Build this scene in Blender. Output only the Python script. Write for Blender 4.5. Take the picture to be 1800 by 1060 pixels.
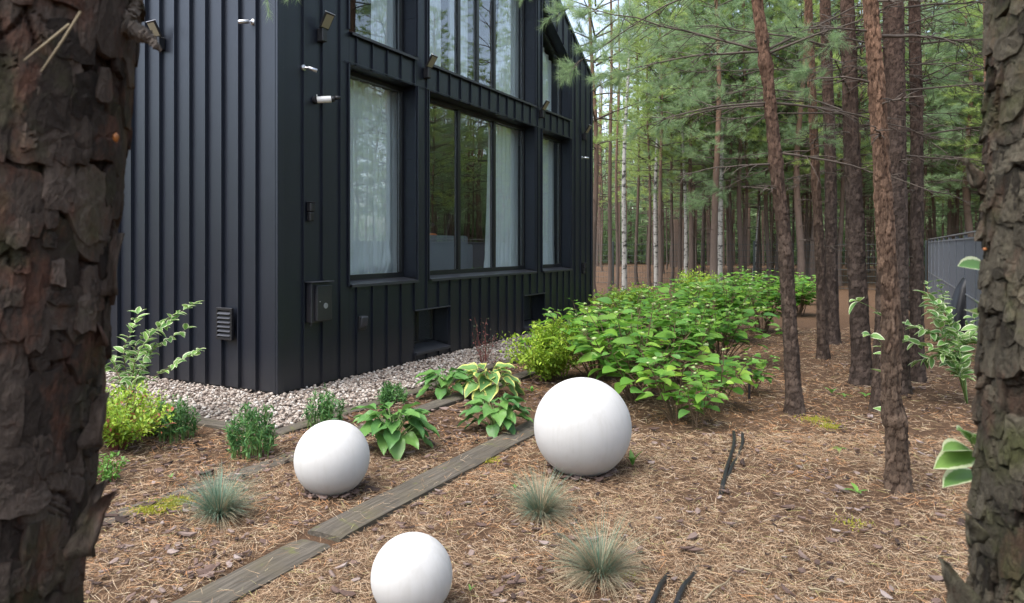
import bpy, bmesh, math, random
import numpy as np
from mathutils import Vector, Matrix

random.seed(7)
RNG = np.random.default_rng(11)
scene = bpy.context.scene
for o in list(bpy.data.objects):
    bpy.data.objects.remove(o)

# ------------------------------------------------------------------ camera, sky, sun, exposure
F, H, HY = 1240.0, 1.40, 433.0          # focal length in photo pixels, eye height, horizon row
cam_d = bpy.data.cameras.new('camera')
cam = bpy.data.objects.new('camera', cam_d)
scene.collection.objects.link(cam)
cam.location = (0, 0, H)
cam.rotation_euler = (math.radians(90), 0, 0)
cam_d.sensor_width = 36.0
cam_d.lens = 36.0 * F / 1800.0
cam_d.shift_y = -(530.0 - HY) / 1800.0
cam_d.clip_start = 0.05
cam_d.clip_end = 600
cam_d.dof.use_dof = True
cam_d.dof.focus_distance = 6.5
cam_d.dof.aperture_fstop = 6.3
scene.camera = cam

SUN_EL, SUN_AZ = math.radians(62), math.radians(228)   # azimuth clockwise from +Y
world = bpy.data.worlds.new('World')
scene.world = world
world.use_nodes = True
wn = world.node_tree
bg = wn.nodes['Background']
sky = wn.nodes.new('ShaderNodeTexSky')
sky.sky_type = 'NISHITA'
sky.sun_disc = False
sky.sun_elevation = SUN_EL
sky.sun_rotation = SUN_AZ
sky.air_density = 1.0
sky.dust_density = 3.0
sky.ozone_density = 0.8
hs = wn.nodes.new('ShaderNodeHueSaturation')          # thin white cloud: the same pale sky all round
hs.inputs['Saturation'].default_value = 0.7
wn.links.new(sky.outputs[0], hs.inputs['Color'])
wn.links.new(hs.outputs[0], bg.inputs[0])
bg.inputs[1].default_value = 0.15
sun_d = bpy.data.lights.new('sun', 'SUN')
sun_d.energy = 1.5
sun_d.angle = math.radians(50)
sun_d.color = (1.0, 0.97, 0.93)
sun = bpy.data.objects.new('sun', sun_d)
scene.collection.objects.link(sun)
sdir = Vector((math.sin(SUN_AZ) * math.cos(SUN_EL), math.cos(SUN_AZ) * math.cos(SUN_EL), math.sin(SUN_EL)))
sun.rotation_euler = sdir.to_track_quat('Z', 'Y').to_euler()
scene.view_settings.view_transform = 'Standard'
scene.view_settings.look = 'None'
scene.view_settings.gamma = 1.0
scene.view_settings.use_curve_mapping = False
scene.view_settings.exposure = 1.62
scene.render.engine = 'CYCLES'
scene.cycles.use_denoising = True
scene.cycles.max_bounces = 6
scene.cycles.diffuse_bounces = 3
scene.cycles.glossy_bounces = 3
scene.cycles.transmission_bounces = 4
scene.cycles.transparent_max_bounces = 12
scene.cycles.caustics_reflective = False
scene.cycles.caustics_refractive = False
scene.cycles.sample_clamp_indirect = 6.0

# ------------------------------------------------------------------ helpers
PI = math.pi
COL = scene.collection

def ground(px, py):
    d = F * H / (py - HY)
    return ((px - 900.0) / F * d, d)

def at(px, py, d):
    return np.array([(px - 900.0) / F * d, d, H - (py - HY) / F * d])

class MB:
    """collects vertices and faces; build() links them as one mesh object"""
    def __init__(self):
        self.V, self.L, self.S, self.A, self.n = [], [], [], [], 0
    def add(self, V, Fc, a=None):
        V = np.asarray(V, float).reshape(-1, 3)
        if isinstance(Fc, np.ndarray) and Fc.ndim == 2:
            self.L.append((Fc + self.n).ravel())
            self.S.append(np.full(len(Fc), Fc.shape[1]))
        else:
            for f in Fc:
                self.L.append(np.asarray(f) + self.n)
                self.S.append(np.array([len(f)]))
        self.V.append(V)
        self.A.append(np.zeros(len(V)) if a is None else np.asarray(a, float))
        self.n += len(V)
        return self
    def mesh(self, name, mat, smooth=False, attrs=None, use_a=None):
        me = bpy.data.meshes.new(name)
        V = np.concatenate(self.V); L = np.concatenate(self.L).astype(np.int32); S = np.concatenate(self.S)
        me.vertices.add(len(V)); me.vertices.foreach_set('co', V.astype(np.float32).ravel())
        me.loops.add(len(L)); me.loops.foreach_set('vertex_index', L)
        me.polygons.add(len(S))
        st = np.concatenate([[0], np.cumsum(S)[:-1]]).astype(np.int32)
        me.polygons.foreach_set('loop_start', st)
        me.update(calc_edges=True)
        me.polygons.foreach_set('use_smooth', np.full(len(S), bool(smooth)))
        if use_a:
            at_ = me.attributes.new(use_a, 'FLOAT', 'POINT')
            at_.data.foreach_set('value', np.concatenate(self.A).astype(np.float32))
        for k, v in (attrs or {}).items():
            at_ = me.attributes.new(k, 'FLOAT', 'POINT')
            at_.data.foreach_set('value', np.asarray(v, np.float32))
        if mat is not None:
            me.materials.append(mat)
        return me
    def build(self, name, mat, parent=None, smooth=False, **kw):
        return link(name, self.mesh(name, mat, smooth, **kw), parent)

def link(name, me, parent=None, loc=None):
    o = bpy.data.objects.new(name, me)
    COL.objects.link(o)
    if parent is not None:
        o.parent = parent
    if loc is not None:
        o.location = loc
    return o

def tag(o, label=None, cat=None, group=None, kind=None):
    if label: o['label'] = label
    if cat: o['category'] = cat
    if group: o['group'] = group
    if kind: o['kind'] = kind
    return o

def thing(name, label, cat, loc=(0, 0, 0), rz=0.0, group=None):
    o = bpy.data.objects.new(name, None)
    COL.objects.link(o)
    o.empty_display_size = 0.1
    o.location = loc
    o.rotation_euler = (0, 0, rz)
    return tag(o, label, cat, group)

def copy_tree(o, parent=None):
    c = o.copy()
    COL.objects.link(c)
    if parent is not None:
        c.parent = parent
    for ch in o.children:
        copy_tree(ch, c)
    return c

def box(x0, x1, y0, y1, z0, z1):
    V = [(x0,y0,z0),(x1,y0,z0),(x1,y1,z0),(x0,y1,z0),(x0,y0,z1),(x1,y0,z1),(x1,y1,z1),(x0,y1,z1)]
    Fc = np.array([(0,3,2,1),(4,5,6,7),(0,1,5,4),(1,2,6,5),(2,3,7,6),(3,0,4,7)])
    return np.array(V, float), Fc

def bbox(x0, x1, y0, y1, z0, z1, b=0.004, seg=1):
    bm = bmesh.new()
    V, Fc = box(x0, x1, y0, y1, z0, z1)
    vs = [bm.verts.new(v) for v in V]
    for f in Fc: bm.faces.new([vs[i] for i in f])
    bmesh.ops.bevel(bm, geom=bm.edges[:], offset=b, segments=seg, profile=0.5, affect='EDGES')
    bm.verts.index_update()
    V = np.array([v.co[:] for v in bm.verts]); Fc = [[v.index for v in f.verts] for f in bm.faces]
    bm.free()
    return V, Fc

def tube(path, radii, n=8, cap=True):
    P = np.asarray(path, float); m = len(P)
    R = np.broadcast_to(np.asarray(radii, float), (m,))
    T = np.gradient(P, axis=0); T /= np.linalg.norm(T, axis=1)[:, None] + 1e-12
    ref = np.array([0, 0, 1.0]) if abs(T[0][2]) < 0.9 else np.array([1.0, 0, 0])
    u = np.cross(T[0], ref); u /= np.linalg.norm(u)
    V = []
    ang = np.arange(n) / n * 2 * math.pi
    for i in range(m):
        u = u - T[i] * np.dot(u, T[i]); u /= np.linalg.norm(u) + 1e-12
        w = np.cross(T[i], u)
        V.append(P[i] + R[i] * (np.cos(ang)[:, None] * u + np.sin(ang)[:, None] * w))
    V = np.concatenate(V)
    i, j = np.meshgrid(np.arange(m - 1), np.arange(n), indexing='ij')
    a = i * n + j; b = i * n + (j + 1) % n
    Fq = np.stack([a, b, b + n, a + n], -1).reshape(-1, 4)
    if not cap:
        return V, Fq
    Fl = [list(f) for f in Fq] + [list(range(n))[::-1], list(range((m - 1) * n, m * n))]
    return V, Fl

def lathe(prof, n=32):
    """prof: list of (r, z) from bottom to top"""
    P = np.asarray(prof, float); m = len(P)
    ang = np.arange(n) / n * 2 * math.pi
    V = np.stack([P[:, 0][:, None] * np.cos(ang), P[:, 0][:, None] * np.sin(ang), np.repeat(P[:, 1][:, None], n, 1)], -1).reshape(-1, 3)
    i, j = np.meshgrid(np.arange(m - 1), np.arange(n), indexing='ij')
    a = i * n + j; b = i * n + (j + 1) % n
    return V, np.stack([a, b, b + n, a + n], -1).reshape(-1, 4)

def ico(sub=1, r=1.0):
    bm = bmesh.new(); bmesh.ops.create_icosphere(bm, subdivisions=sub, radius=r)
    bm.verts.index_update()
    V = np.array([v.co[:] for v in bm.verts]); Fc = np.array([[v.index for v in f.verts] for f in bm.faces]); bm.free()
    return V, Fc

def scatter(mb, TV, TF, M, O, TA=None):
    """M (k,3,3) columns = local axes, O (k,3) origins"""
    k = len(O); n = len(TV)
    V = np.einsum('kij,nj->kni', M, TV) + O[:, None, :]
    Fc = (TF[None] + (np.arange(k) * n)[:, None, None]).reshape(-1, TF.shape[1])
    A = None if TA is None else np.tile(TA, k)
    mb.add(V.reshape(-1, 3), Fc, A)

def norm(v):
    v = np.asarray(v, float)
    return v / (np.linalg.norm(v, axis=-1, keepdims=True) + 1e-12)

def frames(D, N, S):
    """x axis = D, z axis close to N, uniform scale S"""
    D = norm(D); Y = norm(np.cross(N, D)); Z = np.cross(D, Y)
    return np.stack([D, Y, Z], -1) * np.asarray(S, float).reshape(-1, 1, 1)

def hash2(i, j, s):
    h = (i.astype(np.int64) * 374761393 + j.astype(np.int64) * 668265263 + s * 2147483) & 0x7fffffff
    h = ((h ^ (h >> 13)) * 1274126177) & 0x7fffffff
    return ((h ^ (h >> 16)) & 0xffff) / 65535.0

def vnoise(x, y, s=0):
    i, j = np.floor(x), np.floor(y)
    f, g = x - i, y - j
    f = f * f * (3 - 2 * f); g = g * g * (3 - 2 * g)
    a, b = hash2(i, j, s), hash2(i + 1, j, s)
    c, d = hash2(i, j + 1, s), hash2(i + 1, j + 1, s)
    return (a + (b - a) * f) * (1 - g) + (c + (d - c) * f) * g

def fbm(x, y, s=0, o=4):
    r = 0; a = 0.5
    for k in range(o):
        r = r + a * (vnoise(x * 2 ** k, y * 2 ** k, s + k) - 0.5); a *= 0.5
    return r

# house frame: origin at the near corner, x along the window facade, y along the blind facade
ang_u = math.atan2(1.0, 658.0 / 1240.0)
U = np.array([math.cos(ang_u), math.sin(ang_u)])
W = np.array([-U[1], U[0]])
C0 = np.array([-2.174, 6.576])

def to_house(x, y):
    x, y = np.asarray(x) - C0[0], np.asarray(y) - C0[1]
    return x * U[0] + y * U[1], x * W[0] + y * W[1]

def gz(x, y):
    x = np.asarray(x, float); y = np.asarray(y, float)
    z = 0.035 * fbm(x * 0.8 + 5, y * 0.8, 3, 3) + 0.05 * fbm(x * 0.25, y * 0.25 + 9, 5, 2)
    s, t = to_house(x, y)
    ins = np.clip((np.minimum(s, t) + 1.2) / 0.3, 0, 1) * np.clip((9.2 - s) / 0.4, 0, 1)
    return z * (1 - ins) - 0.02 * ins

# ------------------------------------------------------------------ materials
def new_mat(name):
    m = bpy.data.materials.new(name); m.use_nodes = True
    nt = m.node_tree; nt.nodes.clear()
    out = nt.nodes.new('ShaderNodeOutputMaterial')
    return m, nt, out

def nd(nt, typ, props=None, **ins):
    n = nt.nodes.new(typ)
    for k, v in (props or {}).items(): setattr(n, k, v)
    for k, v in ins.items():
        key = k.replace('_', ' ')
        sock = n.inputs[int(k[1:])] if (k[0] == 'i' and k[1:].isdigit()) else n.inputs[key]
        if hasattr(v, 'is_linked') or isinstance(v, bpy.types.NodeSocket):
            nt.links.new(v, sock)
        else:
            sock.default_value = v
    return n

def c4(c): return (c[0], c[1], c[2], 1.0)

def ramp(nt, fac, stops, interp='LINEAR'):
    r = nt.nodes.new('ShaderNodeValToRGB')
    cr = r.color_ramp; cr.interpolation = interp
    while len(cr.elements) < len(stops): cr.elements.new(0.5)
    for e, (p, c) in zip(cr.elements, stops):
        e.position = p; e.color = c4(c) if len(c) == 3 else c
    nt.links.new(fac, r.inputs[0])
    return r.outputs[0]

def mixc(nt, fac, a, b, mode='MIX'):
    n = nt.nodes.new('ShaderNodeMix'); n.data_type = 'RGBA'; n.blend_type = mode
    for sock, v in ((n.inputs[0], fac), (n.inputs[6], a), (n.inputs[7], b)):
        if isinstance(v, bpy.types.NodeSocket): nt.links.new(v, sock)
        else: sock.default_value = v if isinstance(v, (int, float)) else c4(v)
    return n.outputs[2]

def noise_f(nt, vec, scale, detail=4, rough=0.6, dist=0.0):
    n = nd(nt, 'ShaderNodeTexNoise', Scale=scale, Detail=detail, Roughness=rough, Distortion=dist)
    if vec is not None: nt.links.new(vec, n.inputs['Vector'])
    return n.outputs[0]

def objco(nt): return nd(nt, 'ShaderNodeTexCoord').outputs['Object']

def scaled(nt, vec, s):
    n = nd(nt, 'ShaderNodeMapping'); nt.links.new(vec, n.inputs[0]); n.inputs['Scale'].default_value = s
    return n.outputs[0]

def bump(nt, h, strength=0.4, dist=0.01):
    n = nd(nt, 'ShaderNodeBump', Strength=strength, Distance=dist); nt.links.new(h, n.inputs['Height'])
    return n.outputs[0]

def principled(nt, out, col, rough=0.5, metal=0.0, nrm=None, spec=0.5):
    p = nt.nodes.new('ShaderNodeBsdfPrincipled')
    for sock, v in (('Base Color', col), ('Roughness', rough), ('Metallic', metal), ('Specular IOR Level', spec)):
        if isinstance(v, bpy.types.NodeSocket): nt.links.new(v, p.inputs[sock])
        else: p.inputs[sock].default_value = c4(v) if sock == 'Base Color' else v
    if nrm is not None: nt.links.new(nrm, p.inputs['Normal'])
    if out is not None: nt.links.new(p.outputs[0], out.inputs[0])
    return p

def plain(name, col, rough=0.5, metal=0.0, var=0.15, scale=30, bmp=0.0, spec=0.5):
    m, nt, out = new_mat(name)
    f = noise_f(nt, objco(nt), scale, 5)
    c = mixc(nt, f, tuple(x * (1 - var) for x in col), tuple(min(1, x * (1 + var)) for x in col))
    principled(nt, out, c, rough, metal, bump(nt, f, bmp, 0.003) if bmp else None, spec)
    return m

def foliage(name, cols, edge=None, trans=0.35, rough=0.45, thr=0.6, pos=None, spec=0.4):
    m, nt, out = new_mat(name)
    isl = nd(nt, 'ShaderNodeNewGeometry').outputs['Random Per Island']
    oi = nd(nt, 'ShaderNodeObjectInfo').outputs['Random']
    r = nd(nt, 'ShaderNodeMath', {'operation': 'ADD'}, i0=isl, i1=oi).outputs[0]
    r = nd(nt, 'ShaderNodeMath', {'operation': 'FRACT'}, i0=r).outputs[0]
    k = len(cols)
    c = ramp(nt, r, [(pos[i] if pos else i / max(1, k - 1), cc) for i, cc in enumerate(cols)])
    if edge is not None:
        a = nd(nt, 'ShaderNodeAttribute', {'attribute_name': 'edge'}).outputs['Fac']
        nz = noise_f(nt, objco(nt), 25, 3)
        a = nd(nt, 'ShaderNodeMath', {'operation': 'MULTIPLY_ADD'}, i0=nz, i1=0.5, i2=a).outputs[0]
        f = ramp(nt, a, [(thr + 0.2, (0, 0, 0)), (thr + 0.28, (1, 1, 1))])
        c = mixc(nt, f, c, edge)
    p = principled(nt, None, c, rough, spec=spec)
    t = nd(nt, 'ShaderNodeBsdfTranslucent'); nt.links.new(c, t.inputs[0])
    mx = nd(nt, 'ShaderNodeMixShader', i0=trans)
    nt.links.new(p.outputs[0], mx.inputs[1]); nt.links.new(t.outputs[0], mx.inputs[2])
    nt.links.new(mx.outputs[0], out.inputs[0])
    return m

def cladding_mat():
    m, nt, out = new_mat('anthracite_coated_metal')
    oc = nd(nt, 'ShaderNodeTexCoord').outputs['Object']
    f = noise_f(nt, scaled(nt, oc, (9, 9, 0.8)), 1.5, 5)
    g = noise_f(nt, oc, 3.0, 4)
    rnd = nd(nt, 'ShaderNodeObjectInfo').outputs['Random']
    c = mixc(nt, f, (0.0052, 0.0064, 0.0115), (0.0080, 0.0094, 0.0155))
    c = mixc(nt, nd(nt, 'ShaderNodeMath', {'operation': 'MULTIPLY'}, i0=rnd, i1=0.35).outputs[0], c, (0.0075, 0.0085, 0.014))
    sep = nd(nt, 'ShaderNodeSeparateXYZ'); nt.links.new(oc, sep.inputs[0])
    low = nd(nt, 'ShaderNodeMapRange', Value=sep.outputs[2]); low.inputs[1].default_value = 0.0; low.inputs[2].default_value = 0.45
    low.inputs[3].default_value = 0.5; low.inputs[4].default_value = 0.0
    dust = nd(nt, 'ShaderNodeMath', {'operation': 'MULTIPLY'}, i0=low.outputs[0], i1=g).outputs[0]
    c = mixc(nt, dust, c, (0.055, 0.045, 0.037))
    ro = nd(nt, 'ShaderNodeMapRange', Value=g); ro.inputs[3].default_value = 0.33; ro.inputs[4].default_value = 0.46
    wv = noise_f(nt, scaled(nt, oc, (2.5, 2.5, 0.7)), 1.4, 2)
    p = principled(nt, out, c, ro.outputs[0], 0.0, bump(nt, wv, 0.25, 0.02), 0.7)
    p.inputs['Specular Tint'].default_value = (0.80, 0.89, 1.0, 1.0)
    return m

def glass_mat(name, tint, k=1.6, add=0.04):
    m, nt, out = new_mat(name)
    lw = nd(nt, 'ShaderNodeLayerWeight', Blend=0.5)
    f5 = nd(nt, 'ShaderNodeMath', {'operation': 'POWER'}, i0=lw.outputs['Facing'], i1=5.0).outputs[0]
    f = nd(nt, 'ShaderNodeMath', {'operation': 'MULTIPLY_ADD', 'use_clamp': True}, i0=f5, i1=k, i2=add).outputs[0]
    t = nd(nt, 'ShaderNodeBsdfTransparent'); t.inputs[0].default_value = c4(tint)
    g = nd(nt, 'ShaderNodeBsdfGlossy', Roughness=0.0); g.inputs[0].default_value = (0.95, 0.98, 0.97, 1)
    wob = noise_f(nt, objco(nt), 1.3, 1)
    nt.links.new(bump(nt, wob, 0.03, 0.05), g.inputs['Normal'])
    mx = nd(nt, 'ShaderNodeMixShader', i0=f)
    nt.links.new(t.outputs[0], mx.inputs[1]); nt.links.new(g.outputs[0], mx.inputs[2])
    nt.links.new(mx.outputs[0], out.inputs[0])
    return m

def bark_mat(name, plate, crev, upper, z0, z1, moss=0.0, var=0.5, scale=1.0, red=0.0):
    """plate / crevice colours by the modelled relief; upper = the flaky orange bark higher on the stem"""
    m, nt, out = new_mat(name)
    oc = objco(nt)
    pid = nd(nt, 'ShaderNodeAttribute', {'attribute_name': 'plate'}).outputs['Fac']
    rim = nd(nt, 'ShaderNodeAttribute', {'attribute_name': 'rim'}).outputs['Fac']
    n1 = noise_f(nt, scaled(nt, oc, (1, 1, 0.35)), 38 * scale, 6, 0.7)
    n2 = noise_f(nt, oc, 7 * scale, 5, 0.65)
    lo = tuple(x * (1 - var) for x in plate); hi = tuple(x * (1 + var) for x in plate)
    c = mixc(nt, pid, lo, hi)
    c = mixc(nt, n1, mixc(nt, 0.55, c, lo), c)
    if red:                                            # patches where a flake has dropped off and the red inner bark shows
        rf_ = ramp(nt, noise_f(nt, scaled(nt, oc, (1, 1, 0.45)), 13, 5, 0.7), [(0.52, (0, 0, 0)), (0.62, (red, red, red))])
        c = mixc(nt, rf_, c, (0.135, 0.060, 0.038))
    sep = nd(nt, 'ShaderNodeSeparateXYZ'); nt.links.new(oc, sep.inputs[0])
    zn = nd(nt, 'ShaderNodeMath', {'operation': 'MULTIPLY_ADD'}, i0=n2, i1=1.6, i2=sep.outputs[2]).outputs[0]
    mr = nd(nt, 'ShaderNodeMapRange', Value=zn); mr.inputs[1].default_value = z0 + 0.8; mr.inputs[2].default_value = z1 + 0.8
    up = mixc(nt, pid, tuple(x * 0.6 for x in upper), tuple(x * 1.35 for x in upper))
    c = mixc(nt, mr.outputs[0], c, up)
    c = mixc(nt, rim, crev, c)
    if moss:
        mf = ramp(nt, n2, [(0.5, (0, 0, 0)), (0.68, (moss, moss, moss))])
        c = mixc(nt, mf, c, (0.055, 0.06, 0.022))
    n3 = noise_f(nt, scaled(nt, oc, (1, 1, 0.5)), 130 * scale, 5, 0.75)
    c = mixc(nt, ramp(nt, n3, [(0.35, (0.75, 0.75, 0.75)), (0.6, (0, 0, 0))]), c, mixc(nt, 0.6, c, (0.02, 0.013, 0.01)))
    hh_ = nd(nt, 'ShaderNodeMath', {'operation': 'ADD'}, i0=n1, i1=n3).outputs[0]
    principled(nt, out, c, 0.88, 0, bump(nt, hh_, 1.0, 0.007), 0.2)
    return m

M = {}
M['clad'] = cladding_mat()
M['frame'] = plain('window_frame_black', (0.010, 0.011, 0.013), 0.35, 0, 0.1, 20)
M['sill'] = plain('grey_metal_sill', (0.045, 0.047, 0.055), 0.38, 0.3, 0.15, 14)
M['glass'] = glass_mat('window_glass', (0.978, 0.992, 0.995), 0.96, 0.09)
M['dark_glass'] = glass_mat('basement_glass', (0.7, 0.75, 0.73), 0.96, 0.42)
M['plaster'] = plain('room_plaster', (0.30, 0.29, 0.27), 0.9, 0, 0.05, 4)
M['wood_floor'] = plain('room_wood', (0.20, 0.11, 0.06), 0.45, 0, 0.3, 12)
M['black_plastic'] = plain('black_plastic', (0.012, 0.012, 0.014), 0.4, 0, 0.1, 30)
M['white_plastic'] = plain('white_plastic', (0.72, 0.72, 0.70), 0.35, 0, 0.04, 30)
M['silver'] = plain('brushed_silver', (0.55, 0.56, 0.58), 0.28, 0.9, 0.1, 60)
M['led'] = plain('led_panel', (0.26, 0.24, 0.17), 0.3, 0, 0.1, 80)
M['rubber'] = plain('black_hose_rubber', (0.013, 0.013, 0.014), 0.42, 0, 0.3, 60, 0.2)
M['grey_metal'] = plain('grey_fence_metal', (0.13, 0.145, 0.17), 0.5, 0.2, 0.12, 6)
M['galv'] = plain('galvanised_metal', (0.30, 0.31, 0.33), 0.45, 0.6, 0.1, 12)
M['dark_wire'] = plain('dark_wire', (0.035, 0.045, 0.045), 0.5, 0.4, 0.1, 10)
M['tarp'] = plain('black_tarp', (0.010, 0.010, 0.013), 0.45, 0, 0.3, 12, 0.3)
M['sofa'] = plain('grey_sofa_fabric', (0.12, 0.15, 0.17), 0.95, 0, 0.15, 80)
M['yellow'] = plain('ochre_cushion_fabric', (0.45, 0.30, 0.06), 0.9, 0, 0.15, 60)
M['orange'] = plain('orange_cushion_fabric', (0.55, 0.16, 0.04), 0.9, 0, 0.15, 60)
M['twig'] = plain('dry_twig', (0.075, 0.058, 0.045), 0.85, 0, 0.4, 25, 0.4)
M['stem_brown'] = plain('woody_stem', (0.11, 0.07, 0.04), 0.8, 0, 0.3, 40)
M['stem_green'] = plain('green_stem', (0.12, 0.20, 0.05), 0.6, 0, 0.2, 40)
M['stem_red'] = plain('reddish_stem', (0.20, 0.06, 0.05), 0.6, 0, 0.2, 40)
M['resin'] = plain('orange_resin', (0.26, 0.09, 0.02), 0.3, 0, 0.2, 80)

def curtain_mat():
    m, nt, out = new_mat('sheer_curtain_cloth')
    f = noise_f(nt, objco(nt), 120, 2)
    c = mixc(nt, f, (0.70, 0.80, 0.82), (0.79, 0.88, 0.90))
    p = principled(nt, None, c, 0.9)
    t = nd(nt, 'ShaderNodeBsdfTranslucent'); nt.links.new(c, t.inputs[0])
    mx = nd(nt, 'ShaderNodeMixShader', i0=0.15)
    nt.links.new(p.outputs[0], mx.inputs[1]); nt.links.new(t.outputs[0], mx.inputs[2]); nt.links.new(mx.outputs[0], out.inputs[0])
    return m
M['curtain'] = curtain_mat()

def globe_mat():
    m, nt, out = new_mat('white_globe_plastic')
    oc = objco(nt)
    f = noise_f(nt, oc, 9, 6, 0.7)
    sp = ramp(nt, noise_f(nt, oc, 70, 3, 0.6), [(0.70, (0, 0, 0)), (0.76, (0.35, 0.35, 0.35))])
    stk = noise_f(nt, scaled(nt, oc, (14, 14, 1.2)), 1.5, 5, 0.7)
    c = mixc(nt, f, (0.445, 0.44, 0.427), (0.48, 0.477, 0.47))
    c = mixc(nt, ramp(nt, stk, [(0.5, (0, 0, 0)), (0.8, (0.5, 0.5, 0.5))]), c, (0.36, 0.345, 0.315))
    c = mixc(nt, sp, c, (0.48, 0.45, 0.4))
    sep = nd(nt, 'ShaderNodeSeparateXYZ'); nt.links.new(oc, sep.inputs[0])
    mr = nd(nt, 'ShaderNodeMapRange', Value=sep.outputs[2]); mr.inputs[1].default_value = 0.0; mr.inputs[2].default_value = 0.09
    mr.inputs[3].default_value = 0.55; mr.inputs[4].default_value = 0.0
    splash = nd(nt, 'ShaderNodeMath', {'operation': 'MULTIPLY'}, i0=mr.outputs[0], i1=f).outputs[0]
    c = mixc(nt, splash, c, (0.35, 0.27, 0.17))
    p = principled(nt, out, c, 0.6, spec=0.2)
    p.inputs['Subsurface Weight'].default_value = 0.75
    p.inputs['Subsurface Scale'].default_value = 0.12
    p.inputs['Subsurface Radius'].default_value = (1.0, 0.98, 0.95)
    return m
M['globe'] = globe_mat()

def ground_mat():
    m, nt, out = new_mat('pine_needle_soil')
    oc = objco(nt)
    a = noise_f(nt, oc, 1.1, 6, 0.62)
    b = noise_f(nt, oc, 55, 5, 0.7, 1.5)
    d = noise_f(nt, oc, 260, 3, 0.7, 2.0)
    c = ramp(nt, b, [(0.32, (0.018, 0.011, 0.008)), (0.5, (0.066, 0.038, 0.023)), (0.68, (0.165, 0.10, 0.058))])
    c = mixc(nt, a, c, mixc(nt, 0.5, c, (0.17, 0.095, 0.05)))
    c = mixc(nt, 0.45, c, ramp(nt, d, [(0.3, (0.024, 0.014, 0.009)), (0.7, (0.19, 0.115, 0.066))]))
    principled(nt, out, c, 0.95, 0, bump(nt, b, 1.0, 0.02), 0.2)
    return m
M['ground'] = ground_mat()

def island_mat(name, stops, rough=0.8, spec=0.3, trans=0.0, nscale=0):
    m, nt, out = new_mat(name)
    isl = nd(nt, 'ShaderNodeNewGeometry').outputs['Random Per Island']
    c = ramp(nt, isl, stops)
    nrm = None
    if nscale:
        f = noise_f(nt, objco(nt), nscale, 5, 0.7)
        c = mixc(nt, f, mixc(nt, 0.5, c, (0.02, 0.015, 0.01)), c)
        nrm = bump(nt, f, 0.7, 0.004)
    principled(nt, out, c, rough, 0, nrm, spec)
    return m
M['needles'] = island_mat('fallen_needles', [(0.0, (0.060, 0.033, 0.020)), (0.25, (0.19, 0.112, 0.062)), (0.5, (0.34, 0.215, 0.122)), (0.75, (0.43, 0.305, 0.195)), (0.95, (0.57, 0.465, 0.33)), (1.0, (0.33, 0.32, 0.10))], 0.75)
M['orange_needles'] = island_mat('rusty_needles', [(0.0, (0.32, 0.15, 0.06)), (1.0, (0.50, 0.27, 0.13))], 0.75)
M['chips'] = island_mat('bark_chips', [(0.0, (0.035, 0.023, 0.019)), (0.35, (0.105, 0.067, 0.055)), (0.65, (0.175, 0.118, 0.098)), (0.93, (0.25, 0.19, 0.165)), (1.0, (0.34, 0.28, 0.255))], 0.85, 0.25, 0, 60)
M['pebble'] = island_mat('gravel_pebbles', [(0.0, (0.10, 0.075, 0.063)), (0.2, (0.24, 0.185, 0.15)), (0.45, (0.37, 0.305, 0.255)), (0.75, (0.46, 0.405, 0.35)), (1.0, (0.62, 0.58, 0.53))], 0.7, 0.4, 0, 45)
M['gravel_base'] = plain('gravel_fines', (0.20, 0.16, 0.13), 0.95, 0, 0.5, 60, 0.6)

def timber_mat():
    m, nt, out = new_mat('weathered_timber')
    oc = objco(nt)
    g = noise_f(nt, scaled(nt, oc, (1.2, 26, 26)), 3.0, 6, 0.7, 0.4)
    b = noise_f(nt, oc, 5, 5, 0.65)
    c = ramp(nt, g, [(0.3, (0.034, 0.029, 0.023)), (0.52, (0.082, 0.071, 0.056)), (0.72, (0.145, 0.125, 0.10))])
    c = mixc(nt, ramp(nt, b, [(0.45, (0, 0, 0)), (0.75, (0.55, 0.55, 0.55))]), c, (0.10, 0.085, 0.05))
    c = mixc(nt, ramp(nt, noise_f(nt, oc, 11, 4), [(0.62, (0, 0, 0)), (0.72, (0.7, 0.7, 0.7))]), c, (0.10, 0.105, 0.035))
    principled(nt, out, c, 0.85, 0, bump(nt, g, 0.7, 0.006), 0.3)
    return m
M['timber'] = timber_mat()
M['moss'] = foliage('yellow_green_moss', [(0.20, 0.22, 0.02), (0.34, 0.33, 0.03)], None, 0.1, 0.9)

M['bark_near'] = bark_mat('thick_pine_bark', (0.092, 0.070, 0.056), (0.045, 0.018, 0.011), (0.10, 0.07, 0.055), 30, 40, 0.6, 0.85, 1.0, 0.6)
M['bark_right'] = bark_mat('mossy_pine_bark', (0.088, 0.078, 0.056), (0.024, 0.015, 0.010), (0.10, 0.07, 0.055), 30, 40, 0.9, 0.8, 1.0, 0.3)
M['bark_mid'] = bark_mat('pine_bark_to_orange', (0.100, 0.072, 0.056), (0.026, 0.015, 0.010), (0.20, 0.110, 0.070), 1.4, 3.8, 0.0, 0.75, 1.0)
M['bark_warm'] = bark_mat('flaky_warm_pine_bark', (0.14, 0.098, 0.070), (0.032, 0.017, 0.011), (0.22, 0.128, 0.082), 0.8, 2.6, 0.0, 0.8, 1.0)
M['bark_dark'] = bark_mat('dark_pine_bark', (0.092, 0.068, 0.056), (0.024, 0.015, 0.011), (0.15, 0.088, 0.062), 2.0, 5.0, 0.0, 0.75, 1.0)

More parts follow.
